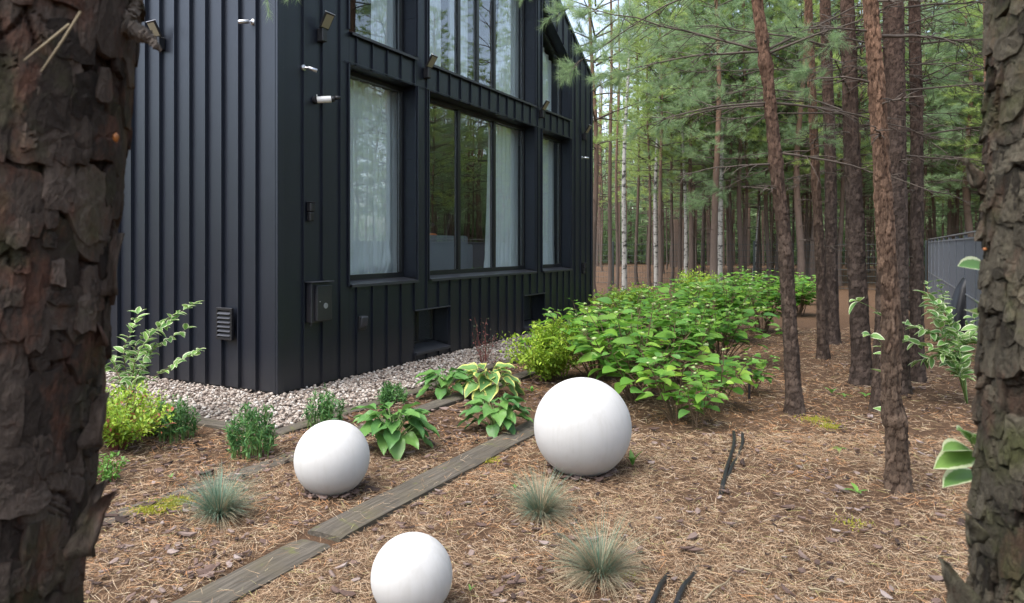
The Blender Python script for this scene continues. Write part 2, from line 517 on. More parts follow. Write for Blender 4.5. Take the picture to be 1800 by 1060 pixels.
def far_bark(name, low, high, z0, z1):
    m, nt, out = new_mat(name)
    oc = objco(nt)
    n = noise_f(nt, scaled(nt, oc, (1, 1, 0.3)), 22, 5, 0.7)
    r = nd(nt, 'ShaderNodeObjectInfo').outputs['Random']
    sep = nd(nt, 'ShaderNodeSeparateXYZ'); nt.links.new(oc, sep.inputs[0])
    mr = nd(nt, 'ShaderNodeMapRange', Value=sep.outputs[2]); mr.inputs[1].default_value = z0; mr.inputs[2].default_value = z1
    c = mixc(nt, mr.outputs[0], low, high)
    c = mixc(nt, n, mixc(nt, 0.5, c, (0.03, 0.02, 0.015)), c)
    c = mixc(nt, nd(nt, 'ShaderNodeMath', {'operation': 'MULTIPLY'}, i0=r, i1=0.45).outputs[0], c, (0.07, 0.05, 0.04))
    principled(nt, out, c, 0.9, 0, bump(nt, n, 0.8, 0.02), 0.2)
    return m
M['bark_far'] = far_bark('far_pine_bark', (0.15, 0.118, 0.098), (0.24, 0.14, 0.09), 1.6, 6.0)

def birch_mat():
    m, nt, out = new_mat('birch_bark')
    oc = objco(nt)
    n = noise_f(nt, scaled(nt, oc, (3.0, 3.0, 5.5)), 1.7, 5, 0.7)
    c = ramp(nt, n, [(0.41, (0.03, 0.028, 0.025)), (0.47, (0.34, 0.33, 0.30)), (1.0, (0.52, 0.50, 0.46))])
    principled(nt, out, c, 0.7, 0, None, 0.3)
    return m
M['birch'] = birch_mat()
M['pine_needles'] = foliage('pine_needle_green', [(0.18, 0.28, 0.135), (0.26, 0.375, 0.18), (0.35, 0.46, 0.23), (0.25, 0.375, 0.235)], None, 0.55, 0.5)
M['pine_needles_sunlit'] = foliage('pine_needle_sunlit_green', [(0.24, 0.35, 0.10), (0.34, 0.45, 0.13), (0.40, 0.50, 0.17)], None, 0.45, 0.5)  # lighter copy of the needle green: sunlight on the crowns put into the colour
M['birch_leaf'] = foliage('birch_leaf', [(0.09, 0.20, 0.04), (0.16, 0.28, 0.05)], None, 0.4, 0.45)
M['hydrangea'] = foliage('hydrangea_leaf', [(0.08, 0.22, 0.035), (0.13, 0.30, 0.040), (0.18, 0.36, 0.045), (0.10, 0.25, 0.055), (0.30, 0.48, 0.06)], None, 0.42, 0.42)
M['bud'] = foliage('pale_green_bud', [(0.28, 0.38, 0.14), (0.36, 0.44, 0.2)], None, 0.2, 0.6)
M['hosta_green'] = foliage('hosta_green_leaf', [(0.075, 0.18, 0.055), (0.10, 0.23, 0.06), (0.13, 0.26, 0.06)], (0.42, 0.46, 0.14), 0.28, 0.4, 0.98)
M['hosta_yellow'] = foliage('hosta_variegated_leaf', [(0.10, 0.22, 0.07), (0.15, 0.28, 0.08)], (0.55, 0.56, 0.16), 0.28, 0.4, 0.72)
M['dogwood'] = foliage('variegated_dogwood_leaf', [(0.11, 0.25, 0.07), (0.16, 0.31, 0.075), (0.22, 0.37, 0.09)], (0.60, 0.66, 0.42), 0.34, 0.45, 0.74)
M['spirea'] = foliage('lime_leaf', [(0.27, 0.42, 0.035), (0.38, 0.53, 0.05), (0.18, 0.33, 0.04), (0.48, 0.58, 0.08)], None, 0.38, 0.5)
M['spirea_red'] = foliage('lime_leaf_with_red_tips', [(0.25, 0.40, 0.035), (0.36, 0.50, 0.05), (0.17, 0.32, 0.04), (0.44, 0.54, 0.08), (0.45, 0.14, 0.09)], None, 0.38, 0.5, pos=[0, 0.3, 0.6, 0.93, 0.97])
M['phlox'] = foliage('narrow_green_leaf', [(0.045, 0.13, 0.04), (0.07, 0.18, 0.05), (0.11, 0.24, 0.06)], None, 0.3, 0.45)
M['barberry'] = foliage('purple_barberry_leaf', [(0.16, 0.05, 0.045), (0.25, 0.09, 0.08), (0.08, 0.09, 0.05), (0.06, 0.085, 0.04)], None, 0.25, 0.5)
M['fescue'] = foliage('blue_grass_blade', [(0.085, 0.15, 0.095), (0.13, 0.215, 0.145), (0.20, 0.28, 0.20)], None, 0.2, 0.6)
M['dry_blade'] = foliage('dry_grass_blade', [(0.22, 0.17, 0.10), (0.34, 0.28, 0.18), (0.42, 0.36, 0.25)], None, 0.2, 0.7)
M['seedling'] = foliage('seedling_leaf', [(0.11, 0.26, 0.05), (0.17, 0.33, 0.06)], None, 0.35, 0.45)

# ------------------------------------------------------------------ ground: one sheet to the horizon, fine near the camera
def warp_axis(n, near, far):
    t = np.linspace(-1, 1, n)
    a = np.abs(t)
    return np.sign(t) * (near * a * 2 + (far - 2 * near) * a ** 7)
gx = warp_axis(311, 9.0, 240.0)
gy = warp_axis(311, 9.0, 240.0) + 5.0
GX, GY = np.meshgrid(gx, gy, indexing='ij')
GZ = gz(GX, GY) + 0.012 * fbm(GX * 9, GY * 9, 21, 3) * (np.abs(GX) < 12)
n = len(gx)
ii, jj = np.meshgrid(np.arange(n - 1), np.arange(n - 1), indexing='ij')
a = ii * n + jj
mb = MB(); mb.add(np.stack([GX, GY, GZ], -1).reshape(-1, 3), np.stack([a, a + n, a + n + 1, a + 1], -1).reshape(-1, 4))
tag(mb.build('ground', M['ground'], smooth=True), kind='structure')

HOUSE_L, HOUSE_D = 7.86, 9.0
GRAVEL = 0.92

def hpos(s, t):
    return C0[0] + s * U[0] + t * W[0], C0[1] + s * U[1] + t * W[1]

# gravel bed: a thin L-shaped sheet round the house with real pebbles on it
def hquad(s0, s1, t0, t1, z):
    return [(*hpos(s, t), z) for s, t in ((s0, t0), (s1, t0), (s1, t1), (s0, t1))]
mb = MB()
mb.add(hquad(-GRAVEL, HOUSE_L + 1.3, -GRAVEL, 0.05, -0.002), np.array([[0, 1, 2, 3]]))
mb.add(hquad(-GRAVEL, 0.05, 0.05, 6.0, -0.002), np.array([[0, 1, 2, 3]]))
mb.add(hquad(HOUSE_L - 0.05, HOUSE_L + 1.3, 0.05, 3.0, -0.002), np.array([[0, 1, 2, 3]]))
tag(mb.build('gravel_bed', M['gravel_base']), kind='structure')

IV, IF = ico(1, 1.0)
def pebbles(k, s0, s1, t0, t1, lo, hi, mb):
    s = RNG.uniform(s0, s1, k); t = RNG.uniform(t0, t1, k)
    # irregular outer edge where no board holds the stones back
    x, y = C0[0] + s * U[0] + t * W[0], C0[1] + s * U[1] + t * W[1]
    sz = RNG.uniform(lo, hi, k) * (0.7 + 0.6 * RNG.random(k) ** 2)
    D = norm(np.stack([RNG.normal(size=k), RNG.normal(size=k), 0.25 * RNG.normal(size=k)], -1))
    N = norm(np.stack([0.25 * RNG.normal(size=k), 0.25 * RNG.normal(size=k), np.ones(k)], -1))
    m = frames(D, N, sz)
    m[:, :, 1] *= RNG.uniform(0.6, 0.95, k)[:, None]; m[:, :, 2] *= RNG.uniform(0.4, 0.7, k)[:, None]
    z = 0.004 + RNG.uniform(0, 0.022, k)
    TV = IV * (1 + 0.14 * np.sin(IV[:, [1, 2, 0]] * 3.1 + 1))
    scatter(mb, TV, IF, m, np.stack([x, y, z], -1))
mb = MB()
pebbles(5200, -GRAVEL + 0.02, 3.2, -GRAVEL + 0.02, 0.0, 0.013, 0.023, mb)
pebbles(4200, -GRAVEL + 0.02, 0.0, 0.0, 4.0, 0.013, 0.023, mb)
pebbles(5200, 3.2, HOUSE_L + 1.2, -GRAVEL + 0.02, 0.0, 0.016, 0.026, mb)
pebbles(1500, HOUSE_L, HOUSE_L + 1.25, 0.0, 2.5, 0.016, 0.028, mb)
tag(mb.build('gravel', M['pebble'], smooth=True), 'pale beige pebbles strewn round the foot of the house', 'gravel', kind='stuff')

# ------------------------------------------------------------------ the house
house = thing('house', 'black metal clad house with tall windows and standing seams', 'house', (C0[0], C0[1], 0), ang_u)
EAVE, PITCH = 4.63, 0.65
def roof_z(s): return EAVE + PITCH * min(s, HOUSE_L - s)

PW = 0.26
LINT, SILL, SILL2 = 3.33, 1.0, 3.66
A0, A1, B0, B1, C_0, C_1 = 0.968, 2.169, 2.43, 5.417, 5.67, 6.873
def slantC(s): return 5.43 - 0.60 * (s - 5.70)
def slantA(s): return slantC(HOUSE_L - s)
HOLES = [  # s0, s1, bottom, top(s)
    (A0, A1, SILL, lambda s: LINT), (B0, B1, SILL, lambda s: LINT), (C_0, C_1, SILL, lambda s: LINT),
    (A0, A1, SILL2, slantA), (B0, B1, SILL2, lambda s: 5.75), (C_0, C_1, SILL2, slantC),
    (2.13, 2.88, 0.12, lambda s: 0.625), (5.02, 5.78, 0.12, lambda s: 0.625),
]
seams = [0.04 + PW * k for k in range(0, 31) if 0.04 + PW * k < HOUSE_L - 0.03]
cuts = sorted(set([0.0, HOUSE_L] + seams + [v for h in HOLES for v in h[:2]]))
cl = [cuts[0]]
for c in cuts[1:]:
    if c - cl[-1] > 0.004: cl.append(c)
cuts = cl
edges_of_holes = [v for h in HOLES for v in h[:2]]

def intervals(s0, s1, z_lo, roof=True):
    """solid vertical stretches of the column s0..s1 as (bottom0, bottom1, top0, top1)"""
    sm = 0.5 * (s0 + s1)
    hs = sorted([h for h in HOLES if h[0] < sm < h[1]], key=lambda h: h[2])
    out = []; b0 = b1 = z_lo
    for h in hs:
        out.append((b0, b1, h[2], h[2])); b0, b1 = h[3](s0), h[3](s1)
    out.append((b0, b1, roof_z(s0), roof_z(s1)))
    return [i for i in out if i[2] - i[0] > 0.01 or i[3] - i[1] > 0.01]

def prism(s0, s1, iv, t0, t1):
    b0, b1, e0, e1 = iv
    V = [(s0, t0, b0), (s1, t0, b1), (s1, t0, e1), (s0, t0, e0), (s0, t1, b0), (s1, t1, b1), (s1, t1, e1), (s0, t1, e0)]
    return np.array(V), np.array([(0,1,2,3),(5,4,7,6),(1,5,6,2),(4,0,3,7),(3,2,6,7),(0,4,5,1)])

# structural core behind the cladding
core = MB()
for s0, s1 in zip(cuts[:-1], cuts[1:]):
    for iv in intervals(s0, s1, -0.1):
        core.add(*prism(s0, s1, iv, 0.006, 0.26))
core.add(*box(0.006, 0.26, 0.262, HOUSE_D, -0.1, EAVE + 0.15))
core.add(*box(HOUSE_L - 0.26, HOUSE_L - 0.006, 0.262, HOUSE_D, -0.1, EAVE + 0.15))
core.add(*box(0.262, HOUSE_L - 0.262, HOUSE_D - 0.26, HOUSE_D, -0.1, EAVE + 2.2))
core.build('wall', M['frame'], house)

# window facade: each standing-seam tray is a part of its own
def near_hole_edge(s): return any(abs(s - e) < 0.012 for e in edges_of_holes)
pset = sorted(set(seams + [0.0, HOUSE_L]))
def tray_cuts():
    out = [0.0]
    for c in cuts[1:]:
        if c in seams or near_hole_edge(c) or c == HOUSE_L:
            if c - out[-1] > 0.02: out.append(c)
    return out
tc = tray_cuts()
for s0, s1 in zip(tc[:-1], tc[1:]):
    for iv in intervals(s0, s1, 0.035):
        mb = MB()
        zoff = random.uniform(-0.0012, 0.0012)
        pr, fc = prism(s0 + 0.001, s1 - 0.001, iv, -0.004 + zoff, 0.005)
        mb.add(pr, fc)
        if s0 > 0.02 and iv[2] - iv[0] > 0.05 and min(abs(s0 - q) for q in seams) < 0.006:
            sv = (iv[0] + 0.001, iv[0] + 0.001, iv[2] - 0.001, iv[2] - 0.001)
            mb.add(*prism(s0 - 0.006, s0 + 0.006, sv, -0.026, -0.0045))
        mb.build('cladding_panel', M['clad'], house)
# corner trims
mb = MB(); mb.add(*bbox(-0.045, 0.035, -0.03, -0.006, 0.03, EAVE, 0.004)); mb.build('corner_trim', M['clad'], house)
mb = MB(); mb.add(*bbox(HOUSE_L - 0.03, HOUSE_L + 0.03, -0.034, -0.008, 0.03, EAVE, 0.004)); mb.build('corner_trim', M['clad'], house)

# blind facade: deeper ribs, local (a, d, z) -> (d, -a, z)
LW = 0.2335
k = 0; t = 0.035
while t < HOUSE_D - 0.1:
    mb = MB()
    zo = random.uniform(-0.002, 0.002)
    V, Fc = box(-0.004 + zo, 0.005, t + 0.0005, t + LW - 0.0005, 0.035, EAVE)
    mb.add(V, Fc)
    rib = 0.040
    # folded rib: slightly tapered hat profile on the far edge of the tray
    tt = t + LW
    pts = [(-0.0045, tt - 0.010), (-rib, tt - 0.006), (-rib, tt + 0.004), (-0.0045, tt + 0.008)]
    V = np.array([(s, y, z) for z in (0.036, EAVE - 0.001) for s, y in pts])
    mb.add(V, [(0, 1, 2, 3)[::-1], (4, 5, 6, 7), (0, 4, 5, 1)[::-1], (1, 5, 6, 2)[::-1], (2, 6, 7, 3)[::-1], (3, 7, 4, 0)[::-1]])
    mb.build('cladding_panel', M['clad'], house)
    t += LW; k += 1
# broad first fold beside the corner
mb = MB(); mb.add(*bbox(-0.046, -0.0065, -0.004, 0.034, 0.031, EAVE, 0.006)); mb.build('corner_fold', M['clad'], house)
# far side and plinth
mb = MB(); mb.add(*box(-0.002, HOUSE_L + 0.002, 0.008, 0.02, -0.1, 0.034)); mb.build('plinth', M['frame'], house)
mb = MB(); mb.add(*box(HOUSE_L - 0.005, HOUSE_L + 0.004, 0.0, HOUSE_D, 0.03, EAVE)); mb.build('side_cladding', M['clad'], house)
# roof: two pitched slabs with standing seams
rf = MB()
rh = EAVE + PITCH * HOUSE_L / 2
for sgn in (0, 1):
    def rs(s): return s if sgn == 0 else HOUSE_L - s
    V = [(rs(-0.02), -0.03, EAVE - 0.01), (rs(HOUSE_L / 2), -0.03, rh + 0.005), (rs(HOUSE_L / 2), HOUSE_D, rh + 0.005), (rs(-0.02), HOUSE_D, EAVE - 0.01)]
    V2 = [(x, y, z + 0.06) for x, y, z in V]
    Fc = [(0, 1, 2, 3), (7, 6, 5, 4), (0, 4, 5, 1), (1, 5, 6, 2), (2, 6, 7, 3), (3, 7, 4, 0)]
    rf.add(np.array(V + V2), Fc if sgn else [f[::-1] for f in Fc])
roof = rf.build('roof', M['clad'], house)

# windows: frame with panes, mullions, sill, soffit and jamb linings as sub-parts
FT = 0.205      # depth of the glass behind the cladding
def poly_prism(pts, t0, t1):
    n_ = len(pts)
    V = [(s, t0, z) for s, z in pts] + [(s, t1, z) for s, z in pts]
    Fc = [tuple(range(n_)), tuple(range(2 * n_ - 1, n_ - 1, -1))]
    for i in range(n_):
        j = (i + 1) % n_
        Fc.append((i, i + n_, j + n_, j))
    return np.array(V), Fc

def window(s0, s1, z0, top, mull=(), joints=(), low_trim=0.0):
    fw = 0.045
    zt0, zt1 = top(s0), top(s1)
    lz = 0.004                                   # lining thickness, proud of the core
    f = MB()
    f.add(*poly_prism([(s0 + lz, z0 + 0.03), (s0 + fw, z0 + 0.03), (s0 + fw, top(s0 + fw) - 0.008), (s0 + lz, zt0 - 0.008)], FT - 0.03, FT + 0.04))
    f.add(*poly_prism([(s1 - fw, z0 + 0.03), (s1 - lz, z0 + 0.03), (s1 - lz, zt1 - 0.008), (s1 - fw, top(s1 - fw) - 0.008)], FT - 0.03, FT + 0.04))
    f.add(*poly_prism([(s0 + fw, z0 + 0.03), (s1 - fw, z0 + 0.03), (s1 - fw, z0 + 0.085), (s0 + fw, z0 + 0.085)], FT - 0.029, FT + 0.039))
    f.add(*poly_prism([(s0 + fw, top(s0 + fw) - 0.06), (s1 - fw, top(s1 - fw) - 0.06), (s1 - fw, top(s1 - fw) - 0.009), (s0 + fw, top(s0 + fw) - 0.009)], FT - 0.029, FT + 0.039))
    w = f.build('window', M['frame'], house)
    for m_ in mull:
        mb = MB(); mb.add(*box(m_ - 0.032, m_ + 0.032, FT - 0.027, FT + 0.037, z0 + 0.0855, top(m_) - 0.061)); mb.build('mullion', M['frame'], w)
    xs = [s0 + fw] + [v for m_ in mull for v in (m_ - 0.032, m_ + 0.032)] + [s1 - fw]
    for x0, x1 in zip(xs[0::2], xs[1::2]):
        mb = MB()
        mb.add(*poly_prism([(x0 + 0.001, z0 + 0.086), (x1 - 0.001, z0 + 0.086), (x1 - 0.001, top(x1) - 0.061), (x0 + 0.001, top(x0) - 0.061)], FT, FT + 0.006))
        mb.build('pane', M['glass'], w)
        # slim pale spacer bar along the glass edge
        g = MB(); g.add(*box(x1 - 0.014, x1 - 0.004, FT + 0.008, FT + 0.02, z0 + 0.09, min(top(x1), top(x0)) - 0.066)); g.build('spacer_bar', M['galv'], w)
    # sill sheet, folded down at the front
    V = [(s0 + 0.003, -0.05, z0 - 0.004), (s1 - 0.003, -0.05, z0 - 0.004), (s1 - 0.003, FT - 0.031, z0 + 0.028), (s0 + 0.003, FT - 0.031, z0 + 0.028)]
    V += [(x, y, z - 0.005) for x, y, z in V]
    V += [(s0 + 0.003, -0.05, z0 - 0.034), (s1 - 0.003, -0.05, z0 - 0.034), (s1 - 0.003, -0.045, z0 - 0.034), (s0 + 0.003, -0.045, z0 - 0.034),
          (s0 + 0.003, -0.045, z0 - 0.008), (s1 - 0.003, -0.045, z0 - 0.008)]
    mb = MB(); mb.add(np.array(V), [(0, 1, 2, 3), (8, 9, 1, 0), (11, 12, 13, 10), (8, 11, 10, 9), (4, 7, 6, 5), (1, 5, 6, 2), (4, 0, 3, 7)])
    mb.build('sill', M['sill'], w)
    # linings of the reveal
    for sx, nm in ((s0, 0), (s1, 1)):
        zz = sorted([z0 + 0.03] + [j for j in joints if z0 + 0.1 < j < top(sx) - 0.1] + [top(sx) - 0.006])
        for za, zb in zip(zz[:-1], zz[1:]):
            mb = MB()
            x0, x1 = (sx, sx + 0.0035) if nm == 0 else (sx - 0.0035, sx)
            mb.add(*bbox(x0 - 0.0005, x1 + 0.0005, -0.006, FT - 0.031, za + 0.001, zb - 0.001, 0.0012))
            mb.build('jamb_lining', M['clad'], w)
    mb = MB(); mb.add(*poly_prism([(s0 + 0.004, zt0 - 0.006), (s1 - 0.004, zt1 - 0.006), (s1 - 0.004, zt1 + 0.001), (s0 + 0.004, zt0 + 0.001)], -0.007, FT - 0.032))
    mb.build('soffit_lining', M['clad'], w)
    return w

JL = [1.75, 2.45]; JU = [4.15, 4.6, 5.05]
window(A0, A1, SILL, lambda s: LINT, joints=JL)
window(B0, B1, SILL, lambda s: LINT, mull=(3.43, 4.425), joints=JL)
window(C_0, C_1, SILL, lambda s: LINT, joints=JL)
window(A0, A1, SILL2, slantA, joints=JU)
window(B0, B1, SILL2, lambda s: 5.75, mull=(3.43, 3.93, 4.425), joints=JU)
window(C_0, C_1, SILL2, slantC, joints=JU)
# vertical edge trims beside the openings
for sx in (A0 - 0.016, B0 - 0.016, B1 + 0.016, C_1 + 0.016, C_0 - 0.016, A1 + 0.016):
    for za, zb in ((0.64 if 2 < sx < 2.9 or 5 < sx < 5.8 else 0.04, LINT), (SILL2 + 0.02, min(roof_z(sx) - 0.05, 5.7))):
        mb = MB(); mb.add(*bbox(sx - 0.008, sx + 0.008, -0.030, -0.0062, max(za, 0.98), zb, 0.002)); mb.build('edge_trim', M['clad'], house)
# drip ledge under the storey band
mb = MB(); mb.add(*bbox(A0 - 0.1, C_1 + 0.05, -0.033, -0.0275, LINT - 0.001, LINT + 0.012, 0.002)); mb.build('drip_edge', M['clad'], house)

# cellar windows, set deep
for s0, s1 in ((2.13, 2.88), (5.02, 5.78)):
    z0, z1 = 0.12, 0.625
    f = MB()
    dp = 0.24
    for b in ((s0 + 0.004, s0 + 0.03, z0 + 0.05, z1 - 0.004), (s1 - 0.03, s1 - 0.004, z0 + 0.05, z1 - 0.004), (s0 + 0.03, s1 - 0.03, z0 + 0.05, z0 + 0.08), (s0 + 0.03, s1 - 0.03, z1 - 0.03, z1 - 0.004), (s0 + 0.36, s0 + 0.41, z0 + 0.0805, z1 - 0.0305)):
        f.add(*box(b[0], b[1], dp - 0.02, dp + 0.03, b[2], b[3]))
    w = f.build('cellar_window', M['frame'], house)
    mb = MB(); mb.add(*box(s0 + 0.031, s0 + 0.359, dp, dp + 0.006, z0 + 0.081, z1 - 0.031)); mb.build('pane', M['dark_glass'], w)
    mb = MB(); mb.add(*box(s0 + 0.411, s1 - 0.031, dp, dp + 0.006, z0 + 0.081, z1 - 0.031)); mb.build('pane', M['dark_glass'], w)
    V = [(s0 + 0.003, -0.04, z0), (s1 - 0.003, -0.04, z0), (s1 - 0.003, dp - 0.021, z0 + 0.055), (s0 + 0.003, dp - 0.021, z0 + 0.055)]
    V += [(x, y, z - 0.03) for x, y, z in V]
    mb = MB(); mb.add(np.array(V), [(0, 1, 2, 3), (7, 6, 5, 4), (0, 4, 5, 1), (1, 5, 6, 2), (2, 6, 7, 3), (3, 7, 4, 0)]); mb.build('sill', M['sill'], w)
    mb = MB(); mb.add(*bbox(s0 - 0.01, s1 + 0.01, -0.034, -0.0065, z1 - 0.003, z1 + 0.01, 0.002)); mb.build('drip_edge', M['sill'], w)
    for x0 in (s0 - 0.0005, s1 - 0.004):
        mb = MB(); mb.add(*box(x0, x0 + 0.0045, -0.005, dp - 0.021, z0 + 0.056, z1 - 0.001)); mb.build('jamb_lining', M['clad'], w)

# rooms behind the glass
def room(z0, z1, d=5.0):
    x0, x1 = 0.262, HOUSE_L - 0.262
    mb = MB(); mb.add(*box(x0, x1, 0.262, d, z0 - 0.15, z0)); mb.build('room_floor', M['wood_floor'], house)
    mb = MB(); mb.add(*box(x0, x1, 0.262, d, z1, z1 + 0.12)); mb.build('room_ceiling', M['plaster'], house)
    mb = MB(); mb.add(*box(x0, x1, d, d + 0.1, z0, z1)); mb.build('room_wall', M['plaster'], house)
room(0.86, 3.38)
room(3.62, 6.9)
mb = MB(); mb.add(*box(0.262, HOUSE_L - 0.262, 2.0, 2.1, -0.1, 0.7)); mb.build('cellar_wall', M['plaster'], house)
for z0, w0 in ((1.005, A0), (1.005, B0), (1.005, C_0)):
    w1 = {A0: A1, B0: B1, C_0: C_1}[w0]
    mb = MB(); mb.add(*bbox(w0 + 0.02, w1 - 0.02, FT + 0.07, FT + 0.24, z0 - 0.02, z0 + 0.022, 0.004)); mb.build('window_board', M['wood_floor'], house)

HM = Matrix.Translation((C0[0], C0[1], 0)) @ Matrix.Rotation(ang_u, 4, 'Z')
def in_house(o, s=0.0, t=0.0, z=0.0, rz=0.0):
    p = HM @ Vector((s, t, z)); o.location = p; o.rotation_euler = (0, 0, ang_u + rz)
    return o

# curtains: folded cloth hanging behind the panes
def curtain(s0, s1, z0, z1, label, pull=0.0, crumple=0.0, folds=9, seed=1, depth=0.16, ztop=None):
    nx, nz = 70, 30
    u = np.linspace(0, 1, nx)[:, None]; v = np.linspace(0, 1, nz)[None]
    w = s1 - s0
    ph = u * folds * 2 * math.pi + 1.3 * np.sin(u * 5 + seed) + 0.5 * v
    amp = 0.024 * (0.6 + 0.4 * v)
    y = amp * np.sin(ph) + 0.015 * np.sin(2.3 * ph + seed)
    lft = pull * v ** 0.8                       # the free edge swings away lower down
    x = w * (lft + (1 - lft) * u)
    if crumple:
        lo = np.clip(1 - v * 4.5, 0, 1)
        y = y + crumple * lo * (fbm(u * 7 + 0 * v, v * 22 + 0 * u, seed, 4)) * 0.9
        x = x + crumple * lo * fbm(u * 9 + 0 * v, v * 18 + 0 * u, seed + 4, 3) * 0.5
    zt = (z1 + 0 * u) if ztop is None else np.vectorize(ztop)(s0 + w * u)
    z = z0 + (zt - z0) * v
    if crumple: z = z + crumple * 0.12 * np.clip(1 - v * 6, 0, 1) * (fbm(u * 6, 0 * u, seed + 2, 2) + 0.25)
    X = np.broadcast_to(x, (nx, nz)); Y = np.broadcast_to(y, (nx, nz)); Z = np.broadcast_to(z, (nx, nz))
    mb = MB(); i, j = np.meshgrid(np.arange(nx - 1), np.arange(nz - 1), indexing='ij'); a = i * nz + j
    mb.add(np.stack([X, Y, Z], -1).reshape(-1, 3), np.stack([a, a + nz, a + nz + 1, a + 1], -1).reshape(-1, 4))
    o = mb.build('curtain', M['curtain'], smooth=True)
    in_house(o, s0, FT + depth, 0)
    return tag(o, label, 'curtain', 'pale curtains in the windows')
curtain(A0 - 0.1, A1 + 0.13, 1.06, 3.3, 'pale curtain filling the ground floor window nearest the house corner, crumpled on the sill', 0, 0.2, 8, 1)
curtain(4.42, B1 + 0.12, 1.06, 3.3, 'pale curtain drawn to the right side of the wide ground floor window', 0.16, 0.05, 6, 2)
curtain(5.95, C_1 + 0.12, 1.06, 3.3, 'pale curtain in the narrow ground floor window farthest from the corner', 0.1, 0.05, 4, 3)
curtain(1.78, A1 + 0.08, 3.70, 5.2, 'narrow pale curtain at the right of the upper window nearest the corner', 0, 0, 3, 4)
curtain(B0 + 0.03, 3.25, 3.70, 5.7, 'broad pale curtain in the leftmost pane of the wide upper window', 0.0, 0, 6, 5)
curtain(3.47, 3.90, 3.70, 5.7, 'pale curtain filling the second pane of the wide upper window', 0.0, 0, 4, 6)
curtain(4.75, B1 + 0.12, 3.70, 5.7, 'pale curtain gathered at the right end of the wide upper window', 0.25, 0, 5, 7)
curtain(6.15, C_1 - 0.04, 3.70, 4.7, 'pale curtain in the slant topped upper window at the far end', 0.0, 0, 4, 8, ztop=lambda s: slantC(s) - 0.05)

# sofa, cushions and exercise bike inside
sofa = in_house(thing('sofa', 'grey fabric sofa seen behind the wide ground floor window', 'sofa'), 2.5, 0.62, 0.86)
mb = MB(); mb.add(*bbox(0, 1.9, 0, 0.22, 0.12, 0.70, 0.04, 3)); mb.build('backrest', M['sofa'], sofa, True)
mb = MB(); mb.add(*bbox(0.02, 1.88, 0.22, 0.95, 0.12, 0.42, 0.04, 3)); mb.build('seat', M['sofa'], sofa, True)
for x in (-0.18, 1.9):
    mb = MB(); mb.add(*bbox(x, x + 0.18, 0.02, 0.95, 0.12, 0.58, 0.04, 3)); mb.build('armrest', M['sofa'], sofa, True)
for x in (0.0, 1.8):
    for y in (0.08, 0.85):
        mb = MB(); mb.add(*tube([(x, y, 0), (x, y, 0.13)], 0.02, 8)); mb.build('leg', M['black_plastic'], sofa)
def cushion(s, t, z, mat, label, rx, rz):
    V, Fc = ico(3, 1.0)
    V = np.sign(V) * np.abs(V) ** 0.6 * np.array([0.17, 0.05, 0.14])
    mb = MB(); mb.add(V, Fc); o = mb.build('cushion', M[mat], smooth=True)
    in_house(o, s, t, z, rz); o.rotation_euler.x = rx
    tag(o, label, 'cushion')
cushion(2.95, 0.74, 1.585, 'yellow', 'ochre cushion on the back of the sofa', 0.9, 0.3)
cushion(3.62, 0.84, 1.47, 'orange', 'orange cushion on the back of the sofa', 0.7, -0.2)
bike = in_house(thing('exercise_bike', 'dark exercise bike behind the middle pane of the wide window', 'exercise bike'), 4.05, 1.0, 0.86)
mb = MB()
mb.add(*tube([(-0.35, 0, 0.05), (0.1, 0, 0.30), (0.42, 0, 1.05)], 0.03, 8)); mb.add(*tube([(-0.25, 0, 0.82), (-0.1, 0, 0.3), (0.45, 0, 0.06)], 0.03, 8))
mb.add(*tube([(-0.35, -0.25, 0.03), (-0.35, 0.25, 0.03)], 0.03, 8)); mb.add(*tube([(0.45, -0.25, 0.03), (0.45, 0.25, 0.03)], 0.03, 8))
mb.build('frame', M['black_plastic'], bike)
V, Fc = lathe([(0.0, -0.03), (0.22, -0.03), (0.24, 0.0), (0.22, 0.03), (0.0, 0.03)], 28)
mb = MB(); mb.add(np.stack([V[:, 0] + 0.30, V[:, 2], V[:, 1] + 0.34], -1), Fc); mb.build('flywheel', M['black_plastic'], bike)
mb = MB(); mb.add(*bbox(-0.38, -0.12, -0.09, 0.09, 0.82, 0.89, 0.03, 2)); mb.build('saddle', M['black_plastic'], bike)
mb = MB(); mb.add(*tube([(0.55, -0.22, 1.12), (0.40, -0.2, 1.06), (0.40, 0.2, 1.06), (0.55, 0.22, 1.12)], 0.018, 8)); mb.build('handlebar', M['black_plastic'], bike)

# ---- fixtures on the walls
def facade_s(px, t=0.0):
    c = C0 + t * W; r = (px - 900.0) / F
    return (r * c[1] - c[0]) / (U[0] - U[1] * r)
def facade_point(px, py, t=0.0):
    s = facade_s(px, t); x, y = hpos(s, t)
    return s, H - (py - HY) / F * y
def blind_point(px, py):
    r = (px - 900.0) / F
    t = (r * C0[1] - C0[0]) / (W[0] - W[1] * r)
    x, y = hpos(0, t)
    return t, H - (py - HY) / F * y

def on_facade(o, px, py):
    s, z = facade_point(px, py, -0.02); return in_house(o, s, -0.008, z)
def on_blind(o, px, py):
    t, z = blind_point(px, py); o = in_house(o, -0.008, t, z, -math.pi / 2); return o
# every fixture is modelled with the wall in the plane y = 0 and outside towards -y

